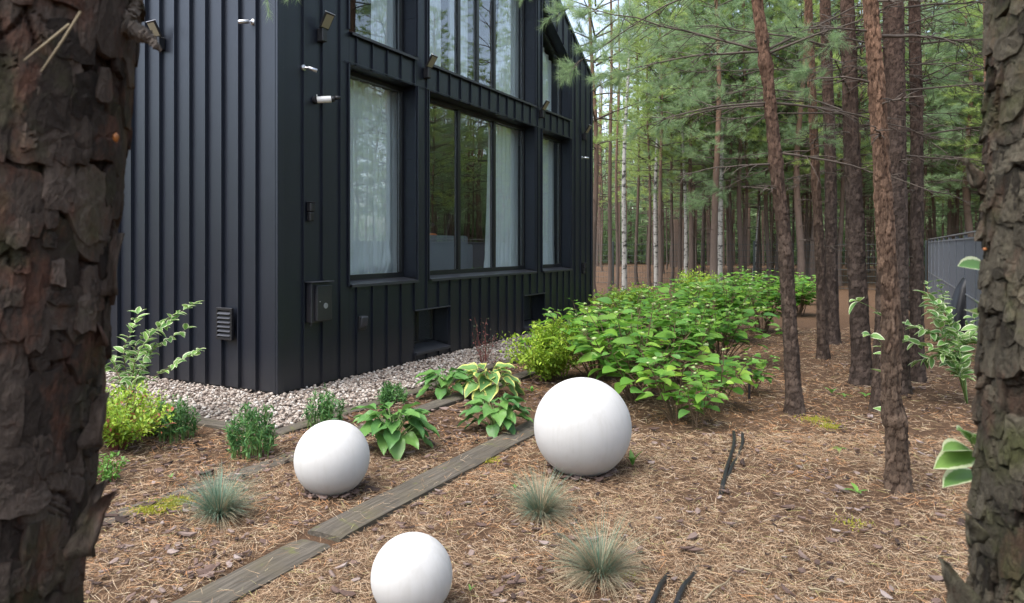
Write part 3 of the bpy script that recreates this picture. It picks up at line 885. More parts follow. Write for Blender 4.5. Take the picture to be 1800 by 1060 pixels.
def flood_lamp(label, tilt=0.9, sc=1.0):
    t = thing('flood_lamp', label, 'lamp', group='flood lamps on the house')
    mb = MB(); mb.add(*bbox(-0.035, 0.035, -0.075, -0.001, -0.07, 0.06, 0.006)); mb.build('bracket', M['black_plastic'], t)
    # slim panel head tipped outwards, led face down-out
    V, Fc = bbox(-0.062, 0.062, -0.012, 0.012, -0.002, 0.165, 0.005)
    rot = np.array(Matrix.Rotation(tilt, 3, 'X')); off = np.array([0, -0.055, 0.06])
    h = MB(); h.add(V @ rot.T + off, Fc); hd = h.build('lamp_head', M['black_plastic'], t)
    V, Fc = box(-0.05, 0.05, -0.0145, -0.0125, 0.015, 0.15)
    e = MB(); e.add(V @ rot.T + off, Fc); e.build('led_panel', M['led'], hd)
    V, Fc = bbox(-0.064, 0.064, -0.014, 0.014, 0.163, 0.170, 0.002)
    e = MB(); e.add(V @ rot.T + off, Fc); e.build('top_rim', M['silver'], hd)
    t.scale = (sc, sc, sc)
    return t
on_facade(flood_lamp('black flood lamp high on the window facade, nearest the house corner', 0.55), 563, 62)
on_facade(flood_lamp('flood lamp on the pillar between the first and the wide window', 0.6), 748, 128)
on_facade(flood_lamp('flood lamp on the pillar left of the far narrow windows', 0.6), 950, 200)
on_facade(flood_lamp('flood lamp near the far right end of the facade', 0.6), 1026, 240)
on_blind(flood_lamp('flood lamp with pale led face on the blind facade beside the bark', 0.55), 288, 78)

def spot_camera(label, turn, pitch=0.1, arms=1):
    t = thing('security_camera', label, 'camera', group='silver security cameras')
    V, Fc = lathe([(0.0, 0.0), (0.034, 0.0), (0.034, 0.022), (0.022, 0.03), (0.0, 0.03)], 20)
    mb = MB(); mb.add(np.stack([V[:, 0], -V[:, 2] - 0.001, V[:, 1]], -1), Fc[:, ::-1]); mb.build('wall_plate', M['silver'], t)
    p0 = np.array([0, -0.03, 0.0]); p1 = np.array([0.02 * np.sign(turn), -0.065, -0.004]); 
    mb = MB(); mb.add(*tube([p0, p1], 0.011, 10)); mb.build('arm', M['silver'], t)
    dr = norm(np.array([math.sin(turn), -math.cos(turn), -pitch]))
    mb = MB(); mb.add(*tube([p1 - dr * 0.012, p1 - dr * 0.01, p1 + dr * 0.095, p1 + dr * 0.1], [0.014, 0.023, 0.023, 0.019], 14)); b = mb.build('body', M['silver'], t, True)
    mb = MB(); mb.add(*tube([p1 + dr * 0.1005, p1 + dr * 0.103], 0.016, 12)); mb.build('lens', M['black_plastic'], b)
    t.scale = (0.85, 0.85, 0.85)
    return t
on_facade(spot_camera('silver camera on the window facade above the white camera', 0.9, 0.25), 534, 119)
on_facade(spot_camera('silver camera near the far right end of the facade', 0.8, 0.05), 1023, 277)
on_blind(spot_camera('silver camera on the blind facade close to the house corner', -0.9, 0.1), 447, 40)

t = thing('bullet_camera', 'white bullet camera with black hood below the silver camera', 'camera')
dr = norm(np.array([0.62, -0.72, 0.10])); p = np.array([0.0, -0.03, 0.0])
V, Fc = lathe([(0.0, 0.0), (0.045, 0.0), (0.04, 0.03), (0.0, 0.03)], 20)
mb = MB(); mb.add(np.stack([V[:, 0], -V[:, 2] - 0.001, V[:, 1]], -1), Fc[:, ::-1]); mb.build('wall_plate', M['black_plastic'], t)
mb = MB(); mb.add(*tube([p, p + dr * 0.005, p + dr * 0.15, p + dr * 0.155], [0.03, 0.037, 0.037, 0.034], 20)); mb.build('body', M['white_plastic'], t, True)
mb = MB(); mb.add(*tube([p + dr * 0.156, p + dr * 0.19], 0.033, 16)); mb.add(*tube([p + dr * 0.185 + np.array([0, 0, 0.012]), p + dr * 0.255 + np.array([0, 0, 0.012])], [0.026, 0.016], 14)); mb.build('hood', M['black_plastic'], t, True)
mb = MB(); mb.add(*tube([p + np.array([0, 0, 0.03]), p + np.array([0, 0, 0.06])], [0.005, 0.004], 8)); mb.build('aerial', M['white_plastic'], t)
on_facade(t, 555, 176); t.scale = (0.9, 0.9, 0.9)

def sensor(label, px, py, sc=1.0):
    t = thing('motion_sensor', label, 'sensor', group='black wall sensors')
    mb = MB(); mb.add(*bbox(-0.028, 0.028, -0.05, -0.001, -0.09, 0.0, 0.01, 2)); mb.build('lower_housing', M['black_plastic'], t)
    mb = MB(); mb.add(*bbox(-0.032, 0.032, -0.06, -0.001, 0.003, 0.09, 0.012, 2)); mb.build('upper_housing', M['black_plastic'], t)
    mb = MB(); mb.add(*bbox(-0.035, 0.035, -0.066, -0.001, 0.091, 0.10, 0.003)); mb.build('cap', M['black_plastic'], t)
    t.scale = (sc,) * 3
    return on_facade(t, px, py)
sensor('small black twin sensor left of the first ground floor window', 544, 373)
sensor('small black sensor box low at the far right end of the facade', 1025, 472, 1.1)

t = thing('meter_box', 'black wall box with round dial and metal hood near the corner', 'meter box')
mb = MB(); mb.add(*bbox(-0.13, 0.13, -0.07, -0.001, -0.20, 0.19, 0.006)); mb.build('housing', M['clad'], t)
mb = MB(); mb.add(*bbox(-0.085, 0.125, -0.105, -0.071, -0.185, 0.165, 0.008, 2)); dr_ = mb.build('door', M['clad'], t)
V, Fc = lathe([(0.0, 0.0), (0.028, 0.0), (0.028, 0.006), (0.0, 0.006)], 24)
mb = MB(); mb.add(np.stack([V[:, 0] + 0.03, -V[:, 2] - 0.1055, V[:, 1] - 0.04], -1), Fc[:, ::-1]); mb.build('dial', M['galv'], dr_)
mb = MB(); mb.add(*bbox(-0.055, -0.045, -0.111, -0.1055, 0.0, 0.01, 0.002)); mb.build('keyhole', M['silver'], dr_)
mb = MB(); mb.add(*bbox(-0.15, 0.15, -0.115, -0.0005, 0.192, 0.202, 0.003)); mb.build('hood', M['sill'], t)
mb = MB(); mb.add(*tube([(-0.1, -0.04, -0.2), (-0.1, -0.04, -0.23)], 0.015, 10)); mb.build('cable_gland', M['black_plastic'], t)
on_facade(t, 556, 530)

t = thing('wall_socket', 'small grey outdoor socket low on the wall left of the cellar window', 'socket')
mb = MB(); mb.add(*bbox(-0.062, 0.062, -0.035, -0.001, -0.075, 0.075, 0.01, 2)); mb.build('housing', M['black_plastic'], t)
V, Fc = bbox(-0.055, 0.055, -0.065, -0.034, -0.05, 0.07, 0.014, 3)
V[:, 1] += 0.02 * np.clip(-(V[:, 2]) / 0.05, 0, 1) * (V[:, 1] < -0.04)
mb = MB(); mb.add(V, Fc); mb.build('flap', M['sill'], t, True)
on_facade(t, 636, 567)

t = thing('vent_grille', 'black louvred vent grille low on the blind facade', 'vent')
mb = MB()
for b in ((-0.11, -0.088, -0.155, 0.155), (0.088, 0.11, -0.155, 0.155), (-0.088, 0.088, 0.13, 0.155), (-0.088, 0.088, -0.155, -0.13)):
    mb.add(*bbox(b[0], b[1], -0.03, -0.001, b[2], b[3], 0.003))
mb.build('frame', M['black_plastic'], t)
mb = MB(); mb.add(*box(-0.088, 0.088, -0.006, -0.0015, -0.13, 0.13)); mb.build('backing', M['black_plastic'], t)
for k in range(6):
    V, Fc = bbox(-0.0875, 0.0875, -0.022, 0.012, -0.004, 0.004, 0.0015)
    rot = np.array(Matrix.Rotation(0.75, 3, 'X'))
    mb = MB(); mb.add(V @ rot.T + np.array([0, -0.02, -0.105 + 0.042 * k]), Fc); mb.build('slat', M['sill'], t)
on_blind(t, 404, 568); t.location = Vector(t.location) + Vector((-U[0], -U[1], 0)) * 0.037

# ------------------------------------------------------------------ trees
def bark_mesh(name, path, rad, nth, zs, cw, ch, depth, seed, mat, flake=0.5, edge=0.11, warp=1.25, smooth=True, lev=12):
    """stem round a centre line, its bark modelled as raised plates; path(z)->(x,y), rad(z)->r"""
    nz = len(zs)
    th = np.arange(nth) / nth * 2 * math.pi
    TH, Z = np.meshgrid(th, zs, indexing='ij')
    R0 = np.vectorize(rad)(zs); RM = float(np.mean(R0))
    px = np.array([path(z) for z in zs])
    nc = max(4, int(round(2 * math.pi * RM / cw)))
    A = TH / (2 * math.pi) * nc; B = Z / ch
    # wander of the plate edges (periodic round the stem)
    cx, sx = np.cos(TH) * nc / 6.28, np.sin(TH) * nc / 6.28
    A, B = A + warp * fbm(cx * 1.1 + 7, sx * 1.1 + B * 1.1, seed, 5), B + warp * fbm(cx * 1.3 - B * 0.9, sx * 1.3 + 3, seed + 9, 5)
    f1 = np.full(A.shape, 9.0); f2 = np.full(A.shape, 9.0); pid = np.zeros(A.shape); pda = np.zeros(A.shape); pdb = np.zeros(A.shape)
    ia, ib = np.floor(A), np.floor(B)
    for da in (-1, 0, 1):
        for db in (-1, 0, 1):
            ca, cb = ia + da, ib + db
            cm = np.mod(ca, nc)
            ja = ca + 0.1 + 0.8 * hash2(cm, cb, seed); jb = cb + 0.1 + 0.8 * hash2(cm, cb, seed + 1)
            d = 0.45 * np.sqrt((A - ja) ** 2 + (B - jb) ** 2) + 0.55 * np.maximum(np.abs(A - ja), np.abs(B - jb))
            h = hash2(cm, cb, seed + 2)
            near = d < f1
            f2 = np.where(near, f1, np.minimum(f2, d))
            pid = np.where(near, h, pid); pda = np.where(near, A - ja, pda); pdb = np.where(near, B - jb, pdb)
            f1 = np.where(near, d, f1)
    e = np.clip((f2 - f1) / edge, 0, 1); e = e ** 0.6
    tilt = (pda * (pid - 0.5) * 1.2 - pdb * (0.3 + 0.5 * pid)) * flake
    st_ = fbm(cx * 2.4, sx * 2.4 + Z / ch * 0.9, seed + 20, 4) * lev       # stacked flakes: terraces with steep edges
    fr_ = st_ - np.floor(st_); steps = (np.floor(st_) + np.clip((fr_ - 0.8) / 0.2, 0, 1)) / lev
    fine = fbm(cx * 9, sx * 9 + Z / ch * 5, seed + 30, 5)
    crack = np.clip(1 - np.abs(fbm(cx * 1.6 + 3, sx * 1.6 + Z / ch * 4.5, seed + 33, 3)) / 0.018, 0, 1)
    hgt = e * (0.55 + 0.45 * pid + 0.8 * tilt) + 2.0 * steps * (0.2 + 0.8 * e) + 0.40 * fine - 0.35 * crack
    lump = fbm(np.cos(TH) * 1.2 + 4, np.sin(TH) * 1.2 + Z * 1.7, seed + 40, 3)
    RR = R0[None, :] * (1 + 0.06 * lump) + depth * (hgt - 0.6)
    V = np.stack([px[None, :, 0] + RR * np.cos(TH), px[None, :, 1] + RR * np.sin(TH), np.broadcast_to(Z, RR.shape)], -1)
    V = V.transpose(1, 0, 2).reshape(-1, 3)              # rows by z
    i, j = np.meshgrid(np.arange(nz - 1), np.arange(nth), indexing='ij')
    a = i * nth + j; b = i * nth + (j + 1) % nth
    mb = MB(); mb.add(V, np.stack([a, b, b + nth, a + nth], -1).reshape(-1, 4))
    rim = np.clip(e * 1.0 + 0.5 * fine + 0.8 * steps - 0.5 * crack, 0, 1)
    pv = np.clip(pid * 0.7 + 0.3 * (steps + 0.5), 0, 1)
    return mb.mesh(name, mat, smooth, attrs={'plate': pv.T.ravel(), 'rim': rim.T.ravel()})

def lerp(pts):
    zs = [p[0] for p in pts]
    def f(z):
        return [float(np.interp(z, zs, [p[k] for p in pts])) for k in range(1, len(pts[0]))]
    return f

# needle tufts ---------------------------------------------------------------
def tuft(nn, ln, wd, shoot, seed):
    r = np.random.default_rng(seed); V = []; Fc = []
    for k in range(nn):
        x = shoot * (k + 0.5) / nn
        az = k * 2.4 + r.uniform(-0.3, 0.3); sp = r.uniform(0.45, 0.95)
        d = np.array([math.cos(sp), math.sin(sp) * math.cos(az), math.sin(sp) * math.sin(az)])
        side = norm(np.cross(d, r.normal(size=3)))
        p = np.array([x, 0, 0]); l = ln * r.uniform(0.75, 1.1)
        m = len(V); V += [p - side * wd / 2, p + side * wd / 2, p + d * l]; Fc.append((m, m + 1, m + 2))
    return np.array(V), np.array(Fc)
TUFT_FAR = tuft(22, 0.15, 0.010, 0.20, 1)
TUFT_DIST = tuft(8, 0.16, 0.030, 0.20, 3)
TUFT_NEAR = tuft(40, 0.065, 0.0024, 0.10, 2)

def pine_branch(L, seed, rise=0.15, density=1.0):
    """one bough in its own frame along +x: stem paths and tuft positions/directions"""
    r = np.random.default_rng(seed)
    m = 7; t = np.linspace(0, 1, m)
    P = np.stack([L * t, 0.10 * L * np.sin(t * 3 + r.uniform(0, 6)) * t, L * (rise * t - 0.28 * t * t + 0.22 * t ** 3)], -1)
    paths = [(P, np.linspace(0.012 + 0.008 * L, 0.003, m))]
    tp, td = [], []
    k = int(L / 0.16 * density)
    for q in range(k):
        f = 0.25 + 0.75 * (q + r.random()) / max(1, k)
        b = np.array([np.interp(f, t, P[:, c]) for c in range(3)])
        side = 1 if q % 2 else -1
        yaw = side * r.uniform(0.5, 1.0); l = L * r.uniform(0.18, 0.34) * (1.15 - 0.7 * f)
        d = norm(np.array([math.cos(yaw), math.sin(yaw), r.uniform(-0.1, 0.35)]))
        e = b + d * l
        paths.append((np.array([b, b + d * l * 0.5 + np.array([0, 0, -0.01]), e]), [0.006, 0.004, 0.002]))
        for w in range(max(2, int(l / 0.10))):
            g = 0.35 + 0.65 * (w + r.random()) / max(2, int(l / 0.10))
            tp.append(b + d * l * g + r.normal(size=3) * 0.012)
            td.append(norm(d + r.normal(size=3) * 0.45 + np.array([0, 0, 0.25])))
    for w in range(4):
        tp.append(P[-1] - np.array([0.06 * w, 0, 0])); td.append(norm(np.array([1, 0, 0.3]) + r.normal(size=3) * 0.3))
    return paths, np.array(tp), np.array(td)

def rotz(a): c, s = math.cos(a), math.sin(a); return np.array([[c, -s, 0], [s, c, 0], [0, 0, 1.0]])

def pine_crown(z0, z1, lmax, seed, whorls=13, per=5, dens=1.0, lean=(0, 0)):
    """returns MB of boughs and MB of needles"""
    r = np.random.default_rng(seed)
    wood, leaf = MB(), MB()
    TP, TD = [], []
    for w in range(whorls):
        f = (w + r.uniform(0, 0.6)) / whorls; z = z0 + (z1 - z0) * f
        prof = (0.55 + 0.75 * min(1, f * 3)) * (1 - f) ** 0.7 + 0.12
        for q in range(per):
            L = lmax * prof * r.uniform(0.6, 1.1)
            if L < 0.2: continue
            paths, tp, td = pine_branch(L, int(r.integers(1e6)), r.uniform(0.0, 0.45) + 0.5 * f, dens)
            az = 2 * math.pi * (q / per) + w * 0.9 + r.uniform(-0.35, 0.35)
            Rz = rotz(az); o = np.array([lean[0] * z, lean[1] * z, z + r.uniform(-0.15, 0.15)])
            for k, (P, rd) in enumerate(paths):
                if k == 0: wood.add(*tube(P @ Rz.T + o, rd, 4, False))
                elif k % 2: wood.add(*tube(P @ Rz.T + o, rd, 3, False))
            TP.append(tp @ Rz.T + o); TD.append(td @ Rz.T)
    TP = np.concatenate(TP); TD = np.concatenate(TD)
    fr = frames(TD, norm(RNG.normal(size=TD.shape)), RNG.uniform(0.8, 1.35, len(TP)))
    scatter(leaf, *TUFT_FAR, fr, TP)
    return wood, leaf

def dead_twigs(z0, z1, k, lmax, seed, rad=0.05):
    r = np.random.default_rng(seed); mb = MB()
    for q in range(k):
        z = r.uniform(z0, z1); az = r.uniform(0, 6.28); L = lmax * r.uniform(0.3, 1)
        d = np.array([math.cos(az), math.sin(az), r.uniform(-0.15, 0.3)])
        m = 5; t = np.linspace(0, 1, m)[:, None]
        P = np.array([0, 0, z]) + d * L * t + np.array([0, 0, -0.18]) * L * t ** 2 + r.normal(size=(m, 3)) * 0.02 * L * t
        mb.add(*tube(P, np.linspace(0.009, 0.003, m), 4, False))
        for w in range(3):
            b = P[1 + w]; d2 = norm(d + r.normal(size=3) * 0.7); l = L * r.uniform(0.15, 0.4)
            mb.add(*tube([b, b + d2 * l * 0.5, b + d2 * l + np.array([0, 0, -0.03])], [0.004, 0.003, 0.002], 3, False))
    return mb

# shared far-tree meshes
FAR_TRUNKS, FAR_CROWNS, FAR_TWIGS, FAR_BOUGHS = [], [], [], []
for v in range(5):
    r = np.random.default_rng(100 + v)
    bx, by = r.uniform(-0.25, 0.25, 2); ph = r.uniform(0, 6)
    zs = np.linspace(0, 13.5, 30)
    P = np.stack([bx * (zs / 13) ** 1.3 + 0.06 * np.sin(zs * 0.9 + ph) * (zs > 0), by * (zs / 13) + 0.05 * np.sin(zs * 0.7 + ph), zs - 0.05], -1)
    rr = 0.085 * (1 - zs / 15.5) + 0.02 * np.exp(-zs * 3) + 0.004 * np.sin(zs * 7 + ph)
    mb = MB(); mb.add(*tube(P, rr, 9, False)); FAR_TRUNKS.append(mb.mesh('pine_trunk', M['bark_far'], True))
    w, l = pine_crown(2.75 + 0.3 * v, 13.3, 1.95, 200 + v, 13, 5, 0.72)
    FAR_CROWNS.append(l.mesh('pine_crown', M['pine_needles_sunlit'] if v in (2, 4) else M['pine_needles']))
    FAR_BOUGHS.append(w.mesh('pine_boughs', M['twig']))
    FAR_TWIGS.append(dead_twigs(1.6, 5.0, 26, 1.1, 300 + v).mesh('dead_twigs', M['twig']))

def far_pine(x, y, label, group, width=None, v=None, crown=True, zc=None, name='pine_tree'):
    v = random.randrange(5) if v is None else v
    t = thing(name, label, 'tree', (x, y, float(gz(x, y))), random.uniform(0, 6.28), group)
    s = random.uniform(0.88, 1.15)
    k = (width / 0.17) if width else random.uniform(0.6, 0.9)
    a = link('trunk', FAR_TRUNKS[v], t); a.scale = (k, k, s)
    if crown:
        c = link('crown', FAR_CROWNS[v], t); c.scale = (s, s, zc or s)
        b = link('boughs', FAR_BOUGHS[v], t); b.scale = c.scale; b['kind'] = 'stuff'
    d = link('twigs', FAR_TWIGS[v], t); d.scale = (s, s, s); d['kind'] = 'stuff'
    return t

# --- the two stems close to the camera -------------------------------------------------
def near_zs(z0, z1, top, n):
    return np.concatenate([np.linspace(-0.1, z0, 25)[:-1], np.linspace(z0, z1, n), np.linspace(z1, top, 60)[1:]])

D1 = 1.12
def left_axis(z):
    y = HY - (z - H) / D1 * F
    c = 47 - 0.098 * y
    return ((c - 900) / F * D1, D1)
b0 = left_axis(0.0)
lt = thing('pine_tree', 'thick plated pine trunk close by at the left edge of the view', 'tree', (b0[0], b0[1], 0))
def lpath(z): a = left_axis(min(z, 3.0)); return (a[0] - b0[0], a[1] - b0[1])
link('trunk', bark_mesh('trunk', lpath, lambda z: 0.152 + 0.05 * math.exp(-z * 4) - 0.008 * max(0, z - 2), 270, near_zs(0.72, 1.88, 10.0, 400), 0.070, 0.15, 0.014, 5, M['bark_near'], 1.1, 0.07, 0.75, False, 14), lt)
# knotty dead branch stub, bark flakes standing off the edge, pine needles caught in the bark
def stub(pts, rad, parent, base, mat='bark_near', name='branch_stub', n=9):
    P = np.array([at(px, py, d) for px, py, d in pts]) - np.array([base[0], base[1], 0])
    m = 34; t0 = np.linspace(0, 1, len(P)); t = np.linspace(0, 1, m)
    Q = np.stack([np.interp(t, t0, P[:, c]) for c in range(3)], -1)
    R = np.interp(t, np.linspace(0, 1, len(rad)), rad) * (1 + 0.22 * np.sin(np.arange(m) * 2.1))
    TVv, TFf = tube(Q, R, n); TVv = TVv + np.random.default_rng(3).normal(size=TVv.shape) * 0.0016
    mb = MB(); mb.add(TVv, TFf); mb.build(name, M[mat], parent)
stub([(205, 40, D1), (240, 55, D1), (262, 66, D1 - 0.02), (280, 86, D1 - 0.03)], [0.020, 0.013, 0.008, 0.004], lt, b0, 'twig')
stub([(215, 50, D1), (234, 20, D1), (245, -15, D1 + 0.02)], [0.014, 0.009, 0.006], lt, b0, 'twig')
def flake(px, py, d, w, h, lean, parent, base, mat='bark_near'):
    V = []; m, k = 7, 5
    for i in range(m):
        v = i / (m - 1)
        for j in range(k):
            u = j / (k - 1) - 0.5
            wd = w * (1 - 0.75 * v ** 2.2) * (1 + 0.25 * math.sin(v * 9 + j))
            V.append((u * wd + lean * h * v * v, 0.012 * math.cos(u * 3) + 0.006 * math.sin(v * 7 + u * 4), h * v))
    V = np.array(V); back = V + np.array([0, 0.009, 0])
    i, j = np.meshgrid(np.arange(m - 1), np.arange(k - 1), indexing='ij'); a = (i * k + j).ravel()
    f = np.stack([a, a + 1, a + k + 1, a + k], -1)
    o = at(px, py, d) - np.array([base[0], base[1], 0])
    mb = MB(); mb.add(V + o, f); mb.add(back + o, f[:, ::-1])
    n1 = m * k
    rimf = [(j_, n1 + j_, n1 + j_ + 1, j_ + 1) for j_ in range(k - 1)] + [((m - 1) * k + j_ + 1, n1 + (m - 1) * k + j_ + 1, n1 + (m - 1) * k + j_, (m - 1) * k + j_) for j_ in range(k - 1)]
    for r_ in range(m - 1):
        rimf.append((r_ * k, (r_ + 1) * k, n1 + (r_ + 1) * k, n1 + r_ * k)); rimf.append((r_ * k + k - 1, n1 + r_ * k + k - 1, n1 + (r_ + 1) * k + k - 1, (r_ + 1) * k + k - 1))
    allf = MB(); allf.add(np.concatenate([V, back]) + o, [tuple(q) for q in f] + [tuple(q + n1)[::-1] for q in f] + rimf)
    pv = np.full(2 * n1, 0.75); allf.build('bark_flake', M[mat], parent, True, attrs={'plate': pv, 'rim': np.ones(2 * n1)})
flake(158, 790, D1 - 0.02, 0.030, 0.085, 0.2, lt, b0); flake(140, 985, D1 - 0.05, 0.040, 0.10, 0.45, lt, b0)
flake(172, 610, D1, 0.022, 0.06, -0.5, lt, b0); flake(188, 520, D1, 0.02, 0.10, 0.15, lt, b0); flake(152, 930, D1 - 0.03, 0.025, 0.07, 0.3, lt, b0)
for (xa, ya, xb, yb) in ((42, 106, 122, 42), (72, 126, 142, 20)):
    mb = MB(); pa, pb = at(xa, ya, D1 - 0.175) - np.array([b0[0], b0[1], 0]), at(xb, yb, D1 - 0.165) - np.array([b0[0], b0[1], 0])
    mb.add(*tube([pa, 0.5 * (pa + pb) + np.array([0.002, 0, 0.001]), pb], [0.0008, 0.0014, 0.0015], 6)); mb.build('caught_needle', M['dry_blade'], lt)
V, Fc = ico(2, 0.0045); V = V * np.array([1, 1, 1.7]) * (1 + 0.2 * np.sin(V[:, [1, 2, 0]] * 900))
mb = MB(); mb.add(V + at(203, 242, D1 - 0.02) - np.array([b0[0], b0[1], 0]), Fc); mb.build('resin_drop', M['resin'], lt, True)

D2 = 1.18
b2 = ((1931 - 900) / F * D2, D2)
rt = thing('pine_tree', 'mossy thick pine trunk close by at the right edge of the view', 'tree', (b2[0], b2[1], 0))
link('trunk', bark_mesh('trunk', lambda z: (-0.012 * math.sin(z * 2.2), 0.0), lambda z: 0.156 + 0.05 * math.exp(-z * 3.2), 270, near_zs(0.72, 1.88, 10.0, 400), 0.056, 0.085, 0.016, 17, M['bark_right'], 1.2, 0.08, 0.9, False, 14), rt)
flake(1702, 1100, D2 - 0.03, 0.05, 0.10, -0.35, rt, b2, 'bark_right'); flake(1722, 960, D2 - 0.02, 0.03, 0.05, -0.3, rt, b2, 'bark_right'); flake(1722, 330, D2, 0.02, 0.05, -0.4, rt, b2, 'bark_right')
for px, py in ((1731, 438),):
    V, Fc = ico(2, 0.0026)
    mb = MB(); mb.add(V * np.array([1.3, 1, 1]) + at(px, py, D2 - 0.055) - np.array([b2[0], b2[1], 0]), Fc); mb.build('resin_drop', M['resin'], rt, True)

# loose bark plates lying on the near stems: two layers of thin, sharp-edged scales
def bark_plates(root, axis, rad, th0, th1, z0, z1, cw, ch, mat, seed):
    r = np.random.default_rng(seed); cnt = 0
    def plate(thc, zc, w, h, off, thick, lift, peel):
        n_ = 15
        a = np.arange(n_) / n_ * 2 * PI
        sq = 1.0 / np.maximum(np.abs(np.cos(a)), np.abs(np.sin(a))) ** 0.75            # towards a rectangle
        ro = sq * (1 + r.uniform(-0.16, 0.16, n_)) * 0.5
        V, H_ = [], []
        for fr_, drop in ((0.35, 0.0), (0.72, 0.0), (0.97, 0.12), (1.0, 1.0)):
            V.append(np.stack([np.cos(a) * ro * fr_ * w, np.sin(a) * ro * fr_ * h], -1)); H_.append(np.full(n_, thick * (1 - drop)) - (0.006 if drop == 1 else 0) + (thick * 0.22 * r.normal(size=n_) if drop < 1 else 0))
        P2 = np.concatenate([[[0.0, 0.0]]] + V); hh = np.concatenate([[thick]] + H_)
        hh = hh + off + lift * (-P2[:, 1] / h) * thick * 2.2 + peel * (P2[:, 0] / w) * thick * 1.8
        z = zc + P2[:, 1]; R_ = np.array([rad(q) for q in z]) + 0.0015 + hh; th = thc + P2[:, 0] / rad(zc)
        ax = np.array([axis(q) for q in z])
        W3 = np.stack([ax[:, 0] + R_ * np.cos(th), ax[:, 1] + R_ * np.sin(th), z], -1)
        F3 = [(0, 1 + i, 1 + (i + 1) % n_) for i in range(n_)]
        for k in range(3):
            for i in range(n_):
                j = (i + 1) % n_; b_ = 1 + k * n_; F3.append((b_ + i, b_ + n_ + i, b_ + n_ + j, b_ + j))
        mb = MB(); mb.add(W3, F3)
        pv = float(np.clip(r.beta(1.6, 1.6), 0, 1)); m_ = 1 + 4 * n_
        mb.build('bark_plate', M[mat], root, False, attrs={'plate': np.clip(pv + r.normal(size=m_) * 0.06, 0, 1), 'rim': np.concatenate([np.ones(1 + 3 * n_), np.full(n_, 0.25)])})
    row = 0; z = z0
    while z < z1:
        hrow = ch * r.uniform(0.7, 1.3); th = th0 + r.uniform(0, cw / rad(z))
        while th < th1:
            w = cw * r.uniform(0.6, 1.5)
            if r.random() < 0.84:
                plate(th + 0.5 * w / rad(z), z + r.uniform(-0.35, 0.35) * hrow, w * 1.02, hrow * r.uniform(0.85, 1.45), r.uniform(0.0, 0.004), r.uniform(0.003, 0.0055), r.uniform(0.0, 0.9), r.uniform(-0.7, 0.7))
            th += w * 0.92 / rad(z)
        z += hrow * 0.86
    for q in range(70):
        zc = r.uniform(z0, z1); plate(r.uniform(th0, th1), zc, cw * r.uniform(0.3, 0.75), ch * r.uniform(0.3, 0.8), r.uniform(0.005, 0.008), r.uniform(0.002, 0.004), r.uniform(0.2, 1.3), r.uniform(-1, 1))
bark_plates(lt, lpath, lambda z: 0.152 + 0.05 * math.exp(-z * 4), -PI * 0.98, PI * 0.22, 0.74, 1.86, 0.050, 0.082, 'bark_near', 51)
bark_plates(rt, lambda z: (-0.012 * math.sin(z * 2.2), 0.0), lambda z: 0.156 + 0.05 * math.exp(-z * 3.2), PI * 0.75, PI * 1.75, 0.74, 1.86, 0.044, 0.054, 'bark_right', 52)

# needle sprays of the left tree hanging into the top of the view
for pts_ in ([(560, -150, 2.3), (500, -60, 2.25), (468, -4, 2.2)], [(640, -190, 2.5), (560, -70, 2.4), (512, -14, 2.35)], [(1010, -120, 5.2), (960, -40, 5.0), (915, 0, 4.9)]):
    r = np.random.default_rng(int(pts_[0][0])); P = np.array([at(*q) for q in pts_]) - np.array([b0[0], b0[1], 0])
    t5 = np.linspace(0, 1, 9); Q = np.stack([np.interp(t5, [0, 0.5, 1], P[:, c]) for c in range(3)], -1)
    mb = MB(); mb.add(*tube(Q, np.linspace(0.006, 0.002, 9), 6)); br = mb.build('branch', M['twig'], lt, True)
    k = 26; f = 0.35 + 0.65 * r.random(k); tp = np.stack([np.interp(f, t5, Q[:, c]) for c in range(3)], -1); dd = norm(P[2] - P[1]) + r.normal(size=(k, 3)) * 0.55
    lf = MB(); scatter(lf, *TUFT_NEAR, frames(dd, norm(r.normal(size=(k, 3))), r.uniform(0.35, 0.6, k)), tp); lf.build('needles', M['pine_needles'], br)

# crowns of the two near stems, far above the frame
for root, sd in ((lt, 41), (rt, 42)):
    w, l = pine_crown(7.2, 11.5, 1.5, sd, 7, 4, 0.6)
    l.build('crown', M['pine_needles'], root); o = w.build('boughs', M['twig'], root); o['kind'] = 'stuff'

